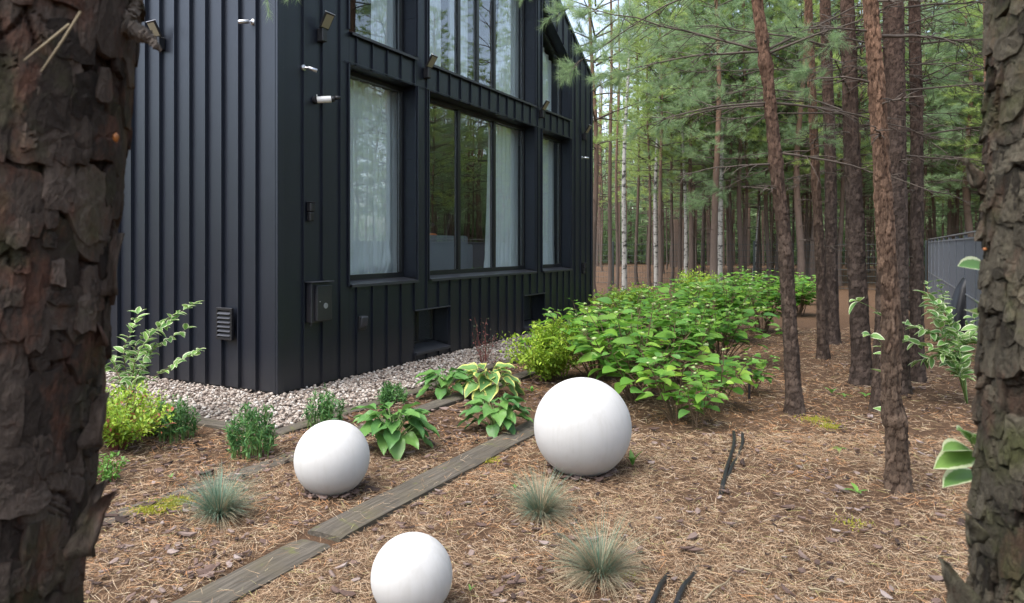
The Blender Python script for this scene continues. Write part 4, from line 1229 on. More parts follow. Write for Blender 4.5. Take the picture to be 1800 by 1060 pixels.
# --- the stand of slim pines on the right ----------------------------------------------
def px_tree(name, label, base, top, wbase, wtop, mat, seed, mid=None, cw=0.032, ch=0.062, depth=0.0090, knots=(), swell=0.0, crown=True, nth=60):
    gx_, gy_ = ground(*base); d = gy_
    g0 = float(gz(gx_, gy_))
    t = thing('pine_tree', label, 'tree', (gx_, gy_, g0), 0, 'slim pines of the stand on the right')
    ztop = H + (HY - top[1]) / F * d
    xt = (top[0] - 900) / F * d - gx_
    pts = [(-0.15, 0, 0), (0.0, 0.0, 0.0)]
    if mid:
        for mx, my in (mid if isinstance(mid[0], tuple) else (mid,)):
            zm = H + (HY - my) / F * d; pts.append((zm, (mx - 900) / F * d - gx_, 0.0))
    pts += [(ztop, xt, 0.0), (ztop + 8, xt * 1.6, 0.15)]
    pts = sorted(pts)
    ax = lerp(pts)
    r0, r1 = 0.88 * wbase / F * d / 2, 0.86 * wtop / F * d / 2
    def rad(z):
        b = float(np.interp(z, [0, ztop, 12], [r0, r1, r1 * 0.45]))
        for kz, ka in knots: b += ka * math.exp(-((z - kz) / 0.06) ** 2)
        return b + 0.45 * r0 * math.exp(-max(z, 0) * 8)
    zs = np.concatenate([np.linspace(-0.15, ztop + 0.3, 360), np.linspace(ztop + 0.3, 11.5, 40)[1:]])
    link('trunk', bark_mesh('trunk', lambda z: ax(z), rad, nth, zs, cw, ch, depth, seed, M[mat], 0.9), t)
    if crown:
        w, l = pine_crown(6.2, 11.6, 1.4, seed + 500, 8, 4, 0.6, (xt * 0.12, 0))
        l.build('crown', M['pine_needles'], t); o = w.build('boughs', M['twig'], t); o['kind'] = 'stuff'
    return t, ax

def dead_branch(t, ax, z, az, L, seed, rise=0.1, needles=0.0, r0=0.012):
    """one bare bough as a part of its tree, some with needles near the tip as a sub-part"""
    r = np.random.default_rng(seed)
    m = 9; q = np.linspace(0, 1, m)
    x0, y0 = ax(z)[:2]
    d = np.array([math.cos(az), math.sin(az), 0]); sd = np.array([-d[1], d[0], 0])
    kink = np.cumsum(r.normal(size=m) * 0.05) * q
    P = np.array([x0, y0, z]) + d * (L * q)[:, None] + sd * (kink * L)[:, None] + np.array([0, 0, 1.0]) * (L * (rise * q - 0.12 * q ** 2) + np.cumsum(r.normal(size=m) * 0.012) * q * L)[:, None]
    mb = MB(); mb.add(*tube(P, np.linspace(r0, 0.0025, m), 6))
    tp, td = [], []
    for k in range(int(7 + L * 7)):
        f = r.uniform(0.15, 1.0); b = np.array([np.interp(f, q, P[:, c]) for c in range(3)])
        d2 = norm(d * r.uniform(0.2, 1) + sd * r.choice([-1, 1]) * r.uniform(0.3, 1) + np.array([0, 0, r.uniform(-0.7, 0.5)]))
        l = L * r.uniform(0.1, 0.38) * (1.1 - 0.6 * f)
        Q = np.stack([b, b + d2 * l * 0.5 + r.normal(size=3) * 0.03 * l, b + d2 * l + np.array([0, 0, -0.08 * l])])
        mb.add(*tube(Q, [0.0045, 0.003, 0.0014], 4))
        e = b + d2 * l * r.uniform(0.4, 0.8); d3 = norm(d2 + r.normal(size=3) * 0.8); l3 = l * r.uniform(0.2, 0.5)
        mb.add(*tube([e, e + d3 * l3], [0.002, 0.001], 3))
        if needles and f > 1 - needles:
            for w in range(8):
                g = r.uniform(0.35, 1.0); tp.append(b + d2 * l * g); td.append(norm(d2 + r.normal(size=3) * 0.5 + np.array([0, 0, 0.2])))
    br = mb.build('branch', M['twig'], t, True)
    if tp:
        lf = MB(); tp = np.array(tp); td = np.array(td)
        scatter(lf, *TUFT_NEAR, frames(td, norm(r.normal(size=td.shape)), r.uniform(0.9, 1.5, len(tp))), tp)
        lf.build('needles', M['pine_needles'], br)
    return br

TR = {}
TR[1] = px_tree('p', 'slim pine leaning left, nearest to the hydrangeas, orange bark higher up', (1397, 725), (1331, 0), 30, 21, 'bark_mid', 61, ((1388, 560), (1380, 430), (1365, 300), (1349, 130)), knots=((2.1, 0.008), (2.95, 0.012)))
TR[2] = px_tree('p', 'thin pine with short bare foot, first one right of the leaning pine', (1447, 630), (1421, 0), 20, 14, 'bark_mid', 62, ((1443, 480), (1433, 300), (1427, 150)))
TR[3] = px_tree('p', 'dark pine just right of and behind the thin pine', (1464, 603), (1450, 0), 24, 20, 'bark_dark', 63, ((1461, 450), (1460, 300)))
TR[4] = px_tree('p', 'stout dark pine in the middle of the stand with broad straight foot', (1516, 675), (1489, 0), 37, 26, 'bark_dark', 64, ((1507, 480), (1497, 250)), knots=((3.4, 0.012),))
TR[5] = px_tree('p', 'flaky orange brown pine with swollen foot, frontmost of the stand', (1580, 860), (1530, 0), 38, 28, 'bark_warm', 65, ((1576, 760), (1567, 700), (1567, 560), (1556, 400), (1547, 250)), knots=((0.42, 0.016), (0.90, 0.006)), depth=0.010, nth=90)
TR[6] = px_tree('p', 'dark straight pine directly behind the flaky orange pine', (1580, 688), (1570, 0), 36, 38, 'bark_dark', 66, ((1578, 430),), nth=64)
TR[7] = px_tree('p', 'short visible foot of a thin pine left of the flaky pine', (1540, 720), (1538, 0), 20, 12, 'bark_mid', 67, ((1545, 600), (1552, 420)))
TR[8] = px_tree('p', 'straight dark pine beside the variegated dogwood', (1612, 670), (1607, 0), 26, 21, 'bark_dark', 68, ((1611, 480), (1612, 250)), knots=((2.9, 0.01),))
TR[9] = px_tree('p', 'thin pine with peeling orange edge showing left of the mossy trunk', (1741, 560), (1736, 0), 22, 16, 'bark_warm', 69, ((1741, 300),), crown=False)

PI = math.pi
# boughs of the stand: (tree, height, azimuth, length, rise, needles share)
BR = [
    (1, 3.05, PI * 0.98, 1.35, -0.02, 0.35), (1, 3.05, PI * 0.90, 1.7, 0.42, 0.4), (1, 2.62, PI * 1.02, 1.1, -0.05, 0.2), (1, 3.05, 0.3, 1.4, 0.5, 0.0), (1, 3.02, -0.4, 1.2, 0.35, 0.0),
    (1, 2.62, 0.2, 1.7, 0.0, 0.0), (1, 2.1, PI * 1.05, 0.9, 0.0, 0.0), (1, 2.2, -0.2, 1.2, -0.15, 0.0), (1, 2.6, PI * 0.7, 1.2, 0.1, 0.2), (1, 3.75, PI * 0.97, 1.5, -0.30, 0.3),
    (2, 3.6, PI * 0.9, 1.8, 0.15, 0.3), (2, 2.9, 0.1, 1.2, 0.1, 0.0), (2, 3.2, PI * 1.1, 1.9, 0.0, 0.3), (2, 4.0, PI * 0.95, 2.2, 0.1, 0.5), (2, 2.6, PI * 0.95, 1.0, 0.0, 0.0),
    (3, 3.6, PI * 0.95, 2.4, 0.15, 0.4), (3, 3.0, 0.0, 1.5, 0.2, 0.0), (3, 4.3, PI * 1.05, 2.5, 0.1, 0.6), (3, 4.4, 0.2, 1.9, 0.2, 0.4), (3, 2.5, PI * 1.0, 1.1, -0.1, 0.0),
    (4, 2.75, PI * 1.0, 1.5, 0.05, 0.0), (4, 2.75, 0.15, 1.3, 0.15, 0.0), (4, 2.75, PI * 0.55, 1.5, 0.5, 0.0), (4, 3.4, PI * 1.02, 2.2, 0.25, 0.4), (4, 3.4, 0.2, 1.6, 0.3, 0.2),
    (6, 2.9, 0.0, 1.4, 0.15, 0.0), (6, 3.3, PI * 0.97, 1.3, 0.3, 0.0), (6, 3.7, 0.3, 2.0, 0.2, 0.4), (6, 2.3, 0.1, 0.7, -0.1, 0.0),
    (8, 2.55, 0.05, 1.9, 0.22, 0.0), (8, 2.6, PI * 1.0, 0.9, 0.2, 0.0), (8, 3.1, 0.2, 1.8, 0.3, 0.3), (8, 3.5, -0.2, 2.0, 0.1, 0.5), (8, 3.7, PI * 0.9, 1.7, 0.1, 0.5), (8, 2.0, 0.6, 0.8, 0.0, 0.0),
    (5, 2.62, 0.1, 0.6, 0.1, 0.0), (9, 3.6, PI * 1.0, 2.0, 0.2, 0.3), (9, 3.0, PI * 0.9, 1.6, 0.3, 0.0), (9, 2.6, PI * 1.02, 1.2, 0.2, 0.0),
]
for k, (ti, z, az, L, rise, nd_) in enumerate(BR):
    dead_branch(TR[ti][0], TR[ti][1], z, az, L, 900 + k, rise, nd_)
for k in range(46):                                   # thin dry boughs filling the stand
    ti = (2, 3, 4, 6, 8, 9, 3, 4)[k % 8]; rr_ = np.random.default_rng(k + 5000)
    dead_branch(TR[ti][0], TR[ti][1], rr_.uniform(2.4, 4.6), rr_.uniform(0, 6.28), rr_.uniform(0.7, 2.0), 5200 + k, rr_.uniform(-0.1, 0.4), 0.25 if k % 3 == 0 else 0.0, 0.0075)
# short snags on the lower stems
for ti in (1, 2, 3, 4, 5, 6, 8):
    r = np.random.default_rng(ti + 40)
    for q in range(5):
        dead_branch(TR[ti][0], TR[ti][1], r.uniform(1.2, 3.2), r.uniform(0, 6.28), r.uniform(0.12, 0.45), 700 + ti * 10 + q, r.uniform(-0.2, 0.3), 0.0, 0.007)

# --- background trees picked out one by one
BG = [(1047, 525, 11), (1073, 517, 8), (1084, 508, 6), (1142, 503, 6), (1161, 506, 8), (1198, 503, 7), (1213, 506, 10), (1236, 498, 6), (1256, 510, 14),
      (1284, 503, 7), (1301, 505, 10), (1312, 503, 7), (1349, 501, 9), (1387, 500, 6), (1402, 508, 14), (1418, 500, 6), (1430, 503, 12), (1478, 503, 9),
      (1643, 496, 6), (1668, 497, 8), (1683, 497, 8), (1706, 503, 14), (1724, 498, 10), (1120, 500, 6), (1181, 500, 6), (1333, 498, 6)]
LBL = ['reddish pine trunk standing closest to the far end of the house', 'thin pine between the house end pine and the lone white birch', 'very thin pine just left of the lone white birch',
       'slim pine just left of the dark patched birch', 'slim reddish pine just right of the dark patched birch', 'slim pine left of the squeezed thin birch', 'reddish pine right of the squeezed thin birch',
       'very thin pine midway between the squeezed birch and the pale thick pine', 'pale thick background pine rising above the middle of the hydrangeas', 'slim pine first to the right of the grey birch',
       'medium pine second to the right of the grey birch', 'slim pine third to the right of the grey birch', 'last background pine left of the leaning pine', 'thin background pine just right of the leaning pine',
       'thick background pine between the leaning pine and the thin pine', 'thin background pine left of the thin stand pine', 'background pine partly behind the thin stand pine', 'background pine between the dark pine and the stout pine',
       'thinnest pine rising above the left end of the grey fence', 'left of two slim pines close together above the grey fence', 'right of two slim pines close together above the grey fence',
       'thick background pine rising behind the grey fence', 'background pine nearest the mossy trunk above the fence', 'thin pine just right of the lone white birch', 'thin pine midway between the dark patched and the squeezed birch', 'thin pine beside the thin leaning young birch']
for k, (px, by, wd) in enumerate(BG):
    x, y = ground(px, by)
    far_pine(x, y, LBL[k], 'background row pines', wd / F * y, 4 if k in (0, 1, 2, 3, 5, 9) else k % 5, k not in (1, 2, 23))  # trees to the left take the crown with sunlight painted into its colour
# birches
def birch(px, by, wd, lean, label, h=11.0, crown=True):
    x, y = ground(px, by); r = np.random.default_rng(px)
    t = thing('birch_tree', label, 'tree', (x, y, 0), 0, 'birches among the pines')
    zs = np.linspace(-0.1, h, 26); w = wd / F * y / 2
    P = np.stack([lean * zs + 0.05 * np.sin(zs * 0.8 + px), 0.04 * np.sin(zs + px), zs], -1)
    mb = MB(); mb.add(*tube(P, w * (1.08 - zs / h * 0.9).clip(0.12), 10, False)); mb.build('trunk', M['birch'], t, True)
    if crown:
        k = 1800
        zz = r.uniform(h * 0.5, h, k); rr_ = 1.5 * np.sqrt(r.random(k)) * (1.25 - (zz - h * 0.5) / h); az = r.uniform(0, 6.28, k)
        pos = np.stack([lean * zz + rr_ * np.cos(az), rr_ * np.sin(az), zz - 0.2 * rr_], -1)
        LV = np.array([(0, 0, 0), (0.03, 0.022, 0), (0.07, 0, 0), (0.03, -0.022, 0)]); LF = np.array([(0, 1, 2, 3)])
        lf = MB(); scatter(lf, LV, LF, frames(r.normal(size=(k, 3)), r.normal(size=(k, 3)), r.uniform(0.8, 1.5, k)), pos); lf.build('crown', M['birch_leaf'], t)
    return t
birch(1095, 512, 9, 0.02, 'white birch trunk standing alone left of the background row', 11.0, False)
birch(1152, 505, 8, 0.015, 'birch trunk with dark patches standing against a slim pine')
birch(1206, 505, 7, -0.02, 'thin birch trunk squeezed between two reddish pines')
birch(1267, 506, 10, 0.0, 'grey birch trunk hugging the pale thick background pine')
birch(1699, 500, 5, 0.0, 'thin pale birch showing above the grey fence')
birch(1322, 500, 5, 0.11, 'thin leaning young birch right of the background row', 3.2, False)

# --- the plantation behind and to the right of the fences
KX, KY = 12.65, 21.4                                   # corner where the two fences meet
def rows():
    pts = []
    for i in range(-3, 16):
        for j in range(-13, 13):
            u_, w_ = i * 2.5 + random.uniform(-0.5, 0.5), j * 2.2 + random.uniform(-0.45, 0.45)
            x, y = KX + u_ * U[0] + w_ * W[0], KY + u_ * U[1] + w_ * W[1]
            yield x, y, u_, w_
cnt = 0
for x, y, u_, w_ in rows():
    if y < 1: continue
    px = 900 + F * x / y
    back = u_ > 0.7 and 1030 < px < 1790 and not 1068 < px < 1142 and not 1622 < px < 1655
    if back and y < 43:
        far_pine(x, y, 'slender pine in the dense plantation behind the wire fence', 'plantation pines', None, None); cnt += 1
for i in range(-3, 6):                               # beyond the right edge, mirrored in the window panes
    for j in range(1, 6):
        u_, w_ = i * 4.0 + random.uniform(-1.2, 1.2), -j * 3.6 + random.uniform(-1.2, 1.2) - 1.5
        x, y = KX + u_ * U[0] + w_ * W[0], KY + u_ * U[1] + w_ * W[1]
        if y < 3 or 900 + F * x / y < 1830: continue
        far_pine(x, y, 'pine of the plantation mirrored in the window panes', 'pines mirrored in the glass', None, None)

# --- the wood farther off, one dark mass
r = np.random.default_rng(77)
mb = MB(); k = 1500
def wedge(k, r0, r1):
    # all round the clearing; nearer behind the viewer than beyond the plantation
    a_ = np.where(r.random(k) < 0.62, r.uniform(0.05, 0.95, k), r.uniform(0.95, 2 * PI - 0.75, k)); q_ = r.uniform(r0, r1, k)
    q_ = np.where(a_ > 1.4, 34 + (q_ - r0) * 0.8, q_)
    return q_ * np.sin(a_), q_ * np.cos(a_)
xx, yy = wedge(k, 48, 92)
for q in range(k):
    w = r.uniform(0.06, 0.11)
    mb.add(*tube([(xx[q], yy[q], -0.1), (xx[q] + r.normal() * 0.1, yy[q], 6), (xx[q] + r.normal() * 0.3, yy[q], 13)], [w, w * 0.8, w * 0.3], 5, False))
o = mb.build('distant_forest', M['bark_far']); tag(o, 'dark mass of trunks and needles deep in the wood', 'forest', kind='stuff')
lf = MB(); k = 48000
xx, yy = wedge(k, 52, 95); zz = 3.0 + 8.5 * r.random(k) ** 0.9
low = r.random(k) < 0.5; zz = np.where(low, r.uniform(0.1, 4.0, k), zz); xl, yl = wedge(k, 56, 90); xx = np.where(low, xl, xx); yy = np.where(low, yl, yy)
scatter(lf, TUFT_DIST[0], TUFT_DIST[1], frames(r.normal(size=(k, 3)), r.normal(size=(k, 3)), r.uniform(3.0, 5.5, k)), np.stack([xx, yy, zz], -1))
c = lf.build('distant_foliage', M['pine_needles'], o); c['kind'] = 'stuff'

# ------------------------------------------------------------------ fences
fence = thing('privacy_fence', 'grey slatted privacy fence running back on the right', 'fence', (KX, KY, 0), math.atan2(-U[1], -U[0]))
FH = 1.56
for k in range(9):                                     # local x runs from the far corner towards the camera side
    x0 = k * 1.6
    mb = MB(); mb.add(*bbox(x0 - 0.03, x0 + 0.03, -0.025, 0.025, -0.2, FH + 0.04, 0.004)); mb.build('post', M['grey_metal'], fence)
    for q in range(8):
        a0 = x0 + 0.035 + q * 0.1915
        mb = MB(); mb.add(*bbox(a0, a0 + 0.186, -0.009, 0.009 + 0.003 * (q % 2), 0.05, FH - 0.02, 0.003)); mb.build('slat', M['grey_metal'], fence)
    for zz in (0.62, FH - 0.05):
        for sd in (-1, 1):
            mb = MB(); mb.add(*box(x0 + 0.031, x0 + 1.569, sd * 0.018 - 0.005, sd * 0.018 + 0.005, zz, zz + 0.02)); mb.build('rail', M['galv'], fence)
mb = MB(); mb.add(*bbox(-0.03, 14.4, -0.032, 0.032, FH + 0.042, FH + 0.062, 0.004)); mb.build('cap_rail', M['galv'], fence)
wire = thing('wire_fence', 'dark wire mesh fence crossing the background below the trunks', 'fence', (KX, KY, 0), math.atan2(W[1], W[0]))
for k in range(8):
    x0 = k * 2.5
    mb = MB(); mb.add(*bbox(x0 + 0.05, x0 + 0.11, -0.03, 0.03, -0.2, 1.58, 0.004)); mb.build('post', M['dark_wire'], wire)
    mb = MB()
    for q in range(8):
        mb.add(*tube([(x0 + 0.12, 0.034, 0.06 + q * 0.2), (x0 + 2.54, 0.034, 0.06 + q * 0.2)], 0.006, 4))
        mb.add(*tube([(x0 + 0.12, 0.046, 0.06 + q * 0.2), (x0 + 2.54, 0.046, 0.06 + q * 0.2)], 0.006, 4))
    for q in range(24):
        mb.add(*tube([(x0 + 0.14 + q * 0.1, 0.040, 0.03), (x0 + 0.14 + q * 0.1, 0.040, 1.52)], 0.004, 4))
    o = mb.build('wire_mesh', M['dark_wire'], wire); o['kind'] = 'stuff'
# dark draped thing in front of the fence
x, y = at(1699, 560, 11.5)[:2]
z0 = float(gz(x, y))
V, Fc = lathe([(0.30, 0.0), (0.31, 0.15), (0.28, 0.45), (0.23, 0.72), (0.16, 0.88), (0.08, 0.95), (0.0, 0.965)], 56)
a_ = np.arctan2(V[:, 1], V[:, 0]); fold = 1 + 0.10 * np.sin(a_ * 9 + V[:, 2] * 2) * (1 - V[:, 2] * 0.8) + 0.07 * np.sin(a_ * 4 + 1)
V[:, 0] *= fold; V[:, 1] *= fold; V[:, 0] += 0.12 * V[:, 2]
mb = MB(); mb.add(V, Fc); o = mb.build('garden_cover', M['tarp'], smooth=True); o.location = (x, y, z0 - 0.01)
tag(o, 'black draped cover standing in front of the grey fence', 'cover')

# ------------------------------------------------------------------ timber edging
def sleeper(p, q, label, w=0.21, h=0.06, top=0.035, seed=0, roll=0.0):
    p, q = np.array(p), np.array(q); L = float(np.linalg.norm(q - p)); a = math.atan2(*(q - p)[::-1])
    m = max(8, int(L / 0.05)); k = 9
    u = np.linspace(0, 1, m); v = np.linspace(-0.5, 0.5, k)
    UU, VV = np.meshgrid(u, v, indexing='ij')
    edge = 1 - 0.16 * np.abs(fbm(UU * L * 3, np.sign(VV) * 3 + 5, seed, 4))
    X = UU * L + 0.012 * fbm(VV * 9, UU * 0 + seed, seed + 3, 2) * ((UU < 0.001) | (UU > 0.999)); Y = VV * w * edge + 0.012 * np.sin(UU * 2.3 + seed)
    Zt = top + 0.010 * fbm(UU * L * 2.2, VV * 2.5, seed + 5, 4) - 0.010 * (np.abs(VV) > 0.49) - 0.006 * ((UU < 0.001) | (UU > 0.999))
    grain = 0.004 * fbm(UU * L * 1.2, VV * 40, seed + 8, 3)
    T = np.stack([X, Y, Zt + grain], -1).reshape(-1, 3); B = np.stack([X, Y, np.full_like(X, top - h)], -1).reshape(-1, 3)
    i, j = np.meshgrid(np.arange(m - 1), np.arange(k - 1), indexing='ij'); f = np.stack([i * k + j, (i + 1) * k + j, (i + 1) * k + j + 1, i * k + j + 1], -1).reshape(-1, 4)
    n1 = m * k; side = []
    for i_ in range(m - 1):
        side.append((i_ * k, n1 + i_ * k, n1 + (i_ + 1) * k, (i_ + 1) * k)); side.append((i_ * k + k - 1, (i_ + 1) * k + k - 1, n1 + (i_ + 1) * k + k - 1, n1 + i_ * k + k - 1))
    for j_ in range(k - 1):
        side.append((j_, j_ + 1, n1 + j_ + 1, n1 + j_)); side.append(((m - 1) * k + j_, n1 + (m - 1) * k + j_, n1 + (m - 1) * k + j_ + 1, (m - 1) * k + j_ + 1))
    mb = MB(); mb.add(np.concatenate([T, B]), [tuple(r_) for r_ in f] + [tuple(r_ + n1)[::-1] for r_ in f] + side)
    o = mb.build('timber_sleeper', M['timber'])
    o.location = (p[0], p[1], float(gz(*(0.5 * (p + q)))) ); o.rotation_euler = (roll, 0, a)
    return tag(o, label, 'sleeper', 'timber edging of the beds')

def along(p, L, turn=0.0):
    a = ang_u + turn
    return (p[0] + L * math.cos(a), p[1] + L * math.sin(a))
pa = np.array(ground(569, 947)); s_a = sleeper(pa, along(pa, 2.75, 0.01), 'long grey timber sleeper running from the middle to behind the big globe', top=0.034, seed=3)
pb = np.array(ground(556, 956)); sleeper(pb, along(pb, -2.3, 0.02), 'dark timber sleeper at the lower left, partly under needles', top=0.022, seed=4)
pc = np.array(ground(520, 803)); sleeper(along(pc, -1.75, -0.03), along(pc, 0.15, -0.03), 'half buried sleeper left of the middle globe', w=0.16, top=0.016, seed=5)
sleeper(along(pc, 0.17, -0.01), along(pc, 2.1, -0.01), 'grey sleeper passing behind the hosta beside the middle globe', w=0.17, top=0.035, seed=6)
sleeper(along(pc, 2.13, 0.0), along(pc, 4.0, 0.0), 'far sleeper of the second row near the lime green shrub', w=0.17, top=0.035, seed=7)
def edge_pt(s, t): return np.array(hpos(s, t))
sleeper(edge_pt(-GRAVEL - 0.05, -GRAVEL - 0.07), edge_pt(1.0, -GRAVEL - 0.07), 'sleeper edging the gravel near the house corner', w=0.13, top=0.03, seed=8)
sleeper(edge_pt(1.02, -GRAVEL - 0.06), edge_pt(3.0, -GRAVEL - 0.06), 'sleeper edging the gravel behind the left hosta', w=0.13, top=0.05, seed=9)
sleeper(edge_pt(3.02, -GRAVEL - 0.06), edge_pt(4.6, -GRAVEL - 0.06), 'pale sleeper edging the gravel beyond the purple barberry', w=0.13, top=0.06, seed=10)
sleeper(edge_pt(-GRAVEL - 0.07, -GRAVEL + 0.02), edge_pt(-GRAVEL - 0.07, 1.2), 'sleeper edging the gravel in front of the blind facade', w=0.13, top=0.03, seed=11)
SLEEPERS = [(pa, along(pa, 2.75, 0.01), 0.105), (pb, along(pb, -2.3, 0.02), 0.105), (np.array(along(pc, 0.17)), along(pc, 4.0), 0.085)]

def seg_dist(x, y, p, q):
    p, q = np.array(p), np.array(q); d = q - p; L2 = d @ d
    t = np.clip(((x - p[0]) * d[0] + (y - p[1]) * d[1]) / L2, 0, 1)
    return np.hypot(x - p[0] - t * d[0], y - p[1] - t * d[1])

# ------------------------------------------------------------------ globes
def globe(cx, base_y, r, label):
    x, d = ground(cx, base_y); x = (cx - 900) / F * d
    prof = []
    a0 = -PI / 2 + 0.38
    for k in range(49):
        a = a0 + (PI / 2 - a0) * k / 48; prof.append((r * math.cos(a), r + r * math.sin(a)))
    prof = [(0.0, prof[0][1])] + prof; prof[-1] = (0.0005, prof[-1][1])
    t = thing('globe_lamp', label, 'globe lamp', (x, d, float(gz(x, d)) - 0.03 * r - prof[0][1] * 0.6), 0, 'white garden globe lamps')
    V, Fc = lathe(prof, 96); mb = MB(); mb.add(V, Fc); mb.build('shade', M['globe'], t, True)
    V, Fc = lathe([(0.0, -0.03), (r * 0.33, -0.03), (r * 0.33, prof[0][1] - 0.001), (0.0, prof[0][1] - 0.001)], 32); mb = MB(); mb.add(V, Fc); mb.build('base', M['black_plastic'], t)
    return x, d, r
G1 = globe(1024, 829, 0.302, 'largest white globe lamp, in front of the hydrangeas')
G2 = globe(584, 866, 0.210, 'mid sized white globe lamp left of the long sleeper')
G3 = globe(724, 1072, 0.156, 'smallest white globe lamp, cut off by the bottom edge')

# ------------------------------------------------------------------ needle litter, bark mulch
def keep_ground(x, y):
    s, t = to_house(x, y)
    ok = ~((s > -GRAVEL - 0.14) & (t > -GRAVEL - 0.14))
    return ok
def needle_field(k, d0, d1, seed, mat, name, label, ln=(0.035, 0.075), wd=0.0012, lift=0.012, pw=1.0, mask=None, over=True):
    r = np.random.default_rng(seed)
    y = d0 + (d1 - d0) * r.random(k) ** pw
    px = r.uniform(60, 1800, k); x = (px - 900) / F * y
    ok = keep_ground(x, y)
    if mask is not None: ok &= mask(x, y, r)
    sl = np.zeros(k)
    for p, q, hw in SLEEPERS:
        on = seg_dist(x, y, p, q) < hw + 0.015
        ok &= ~(on & (r.random(k) < 0.955)); sl = np.where(on, 0.04, sl)
    x, y, sl = x[ok], y[ok], sl[ok]; n_ = len(x)
    az = r.uniform(0, 6.28, n_) ; pit = r.normal(size=n_) * 0.16
    D = np.stack([np.cos(az) * np.cos(pit), np.sin(az) * np.cos(pit), np.sin(pit)], -1)
    L = r.uniform(*ln, n_); scale_w = 0.7 + 0.12 * y
    # three-point bent strip
    TV = np.array([(-0.5, -0.5, 0), (-0.5, 0.5, 0), (0.05, 0.5, 0.10), (0.05, -0.5, 0.10), (0.5, 0.0, 0.0)])
    N = norm(np.stack([0.5 * r.normal(size=n_), 0.5 * r.normal(size=n_), np.ones(n_)], -1))
    m = frames(D, N, np.ones(n_))
    m[:, :, 0] *= L[:, None]; m[:, :, 1] *= (wd * scale_w)[:, None]; m[:, :, 2] *= (L * r.uniform(-1, 1, n_))[:, None]
    z = gz(x, y) + 0.006 + lift * r.random(n_) + sl
    TF = [np.array([(0, 3, 2, 1)]), np.array([(3, 4, 2)])]
    V = np.einsum('kij,nj->kni', m, TV) + np.stack([x, y, z], -1)[:, None]
    off = (np.arange(n_) * 5)[:, None]
    mb = MB(); mb.add(V.reshape(-1, 3), np.array([[0, 3, 2, 1]]) + off)
    mb.L.append((np.array([[3, 4, 2]]) + off).ravel()); mb.S.append(np.full(n_, 3))
    return tag(mb.build(name, M[mat]), label, 'pine needles', kind='stuff')
def patchy(x, y, r):
    side = (x - SLEEPERS[0][0][0]) * U[1] - (y - SLEEPERS[0][0][1]) * U[0]
    return r.random(len(x)) < np.clip(0.85 + 2.4 * fbm(x * 1.9, y * 1.9, 71, 4), 0.32, 1) * np.where(side < 0, 0.62, 1.0)
needle_field(150000, 1.9, 5.2, 31, 'needles', 'needle_litter', 'dry brown pine needles covering the garden soil', (0.045, 0.095), mask=patchy)
needle_field(60000, 5.0, 12.0, 32, 'needles', 'needle_litter_beyond', 'brown needle carpet under the stand of pines', (0.05, 0.10), 0.0019, mask=patchy)
needle_field(26000, 2.0, 11.0, 33, 'orange_needles', 'rusty_needle_drifts', 'rusty orange drifts of newer needles between the stems', (0.05, 0.09), 0.0018, 0.02, 1.0,
             lambda x, y, r: (fbm(x * 1.6, y * 1.6, 51, 3) + 0.22 * r.random(len(x)) > 0.14))

def chip_template(seed):
    r = np.random.default_rng(seed); n_ = 7
    a = np.arange(n_) / n_ * 2 * PI + r.uniform(-0.25, 0.25, n_)
    rad = r.uniform(0.6, 1.0, n_)
    top = np.stack([np.cos(a) * rad, np.sin(a) * rad * r.uniform(0.3, 0.6), 0.10 + 0.10 * r.random(n_) + 0.12 * np.cos(a) ** 2], -1)
    bot = top * np.array([0.92, 0.92, 1]) - np.array([0, 0, 0.16])
    V = np.concatenate([top, bot, [top.mean(0) + (0, 0, 0.05)]])
    Fc = [(i, (i + 1) % n_, 2 * n_) for i in range(n_)]
    for i in range(n_):
        j = (i + 1) % n_; Fc += [(i, i + n_, j), (j, i + n_, j + n_)]
    return V, np.array(Fc)
def chips(k, mask, seed, lo, hi, mb, d0=1.9, d1=8.5):
    r = np.random.default_rng(seed)
    for q in range(6):
        y = r.uniform(d0, d1, k // 6); px = r.uniform(120, 1780, k // 6); x = (px - 900) / F * y
        ok = keep_ground(x, y) & mask(x, y, r)
        for p, qq, hw in SLEEPERS: ok &= seg_dist(x, y, p, qq) > hw + 0.02
        x, y = x[ok], y[ok]; n_ = len(x)
        az = r.uniform(0, 6.28, n_)
        D = np.stack([np.cos(az), np.sin(az), 0.15 * r.normal(size=n_)], -1); N = norm(np.stack([0.28 * r.normal(size=n_), 0.28 * r.normal(size=n_), np.ones(n_)], -1))
        sz = lo + (hi - lo) * r.random(n_) ** 2.5
        scatter(mb, *chip_template(seed + q), frames(D, N, sz), np.stack([x, y, gz(x, y) + 0.010 + 0.008 * r.random(n_)], -1))
def bed(x, y, r):
    s, t = to_house(x, y)
    p, q = SLEEPERS[0][0], SLEEPERS[0][1]
    side = (x - p[0]) * U[1] - (y - p[1]) * U[0]          # > 0 on the camera side of the long sleeper
    dens = np.where(side < 0, 0.75, 0.20) * np.clip(0.6 + 1.6 * fbm(x * 2.2, y * 2.2, 61, 3), 0.1, 1.3)
    return r.random(len(x)) < dens
mb = MB(); chips(30000, bed, 81, 0.008, 0.036, mb); chips(3200, bed, 91, 0.026, 0.055, mb)
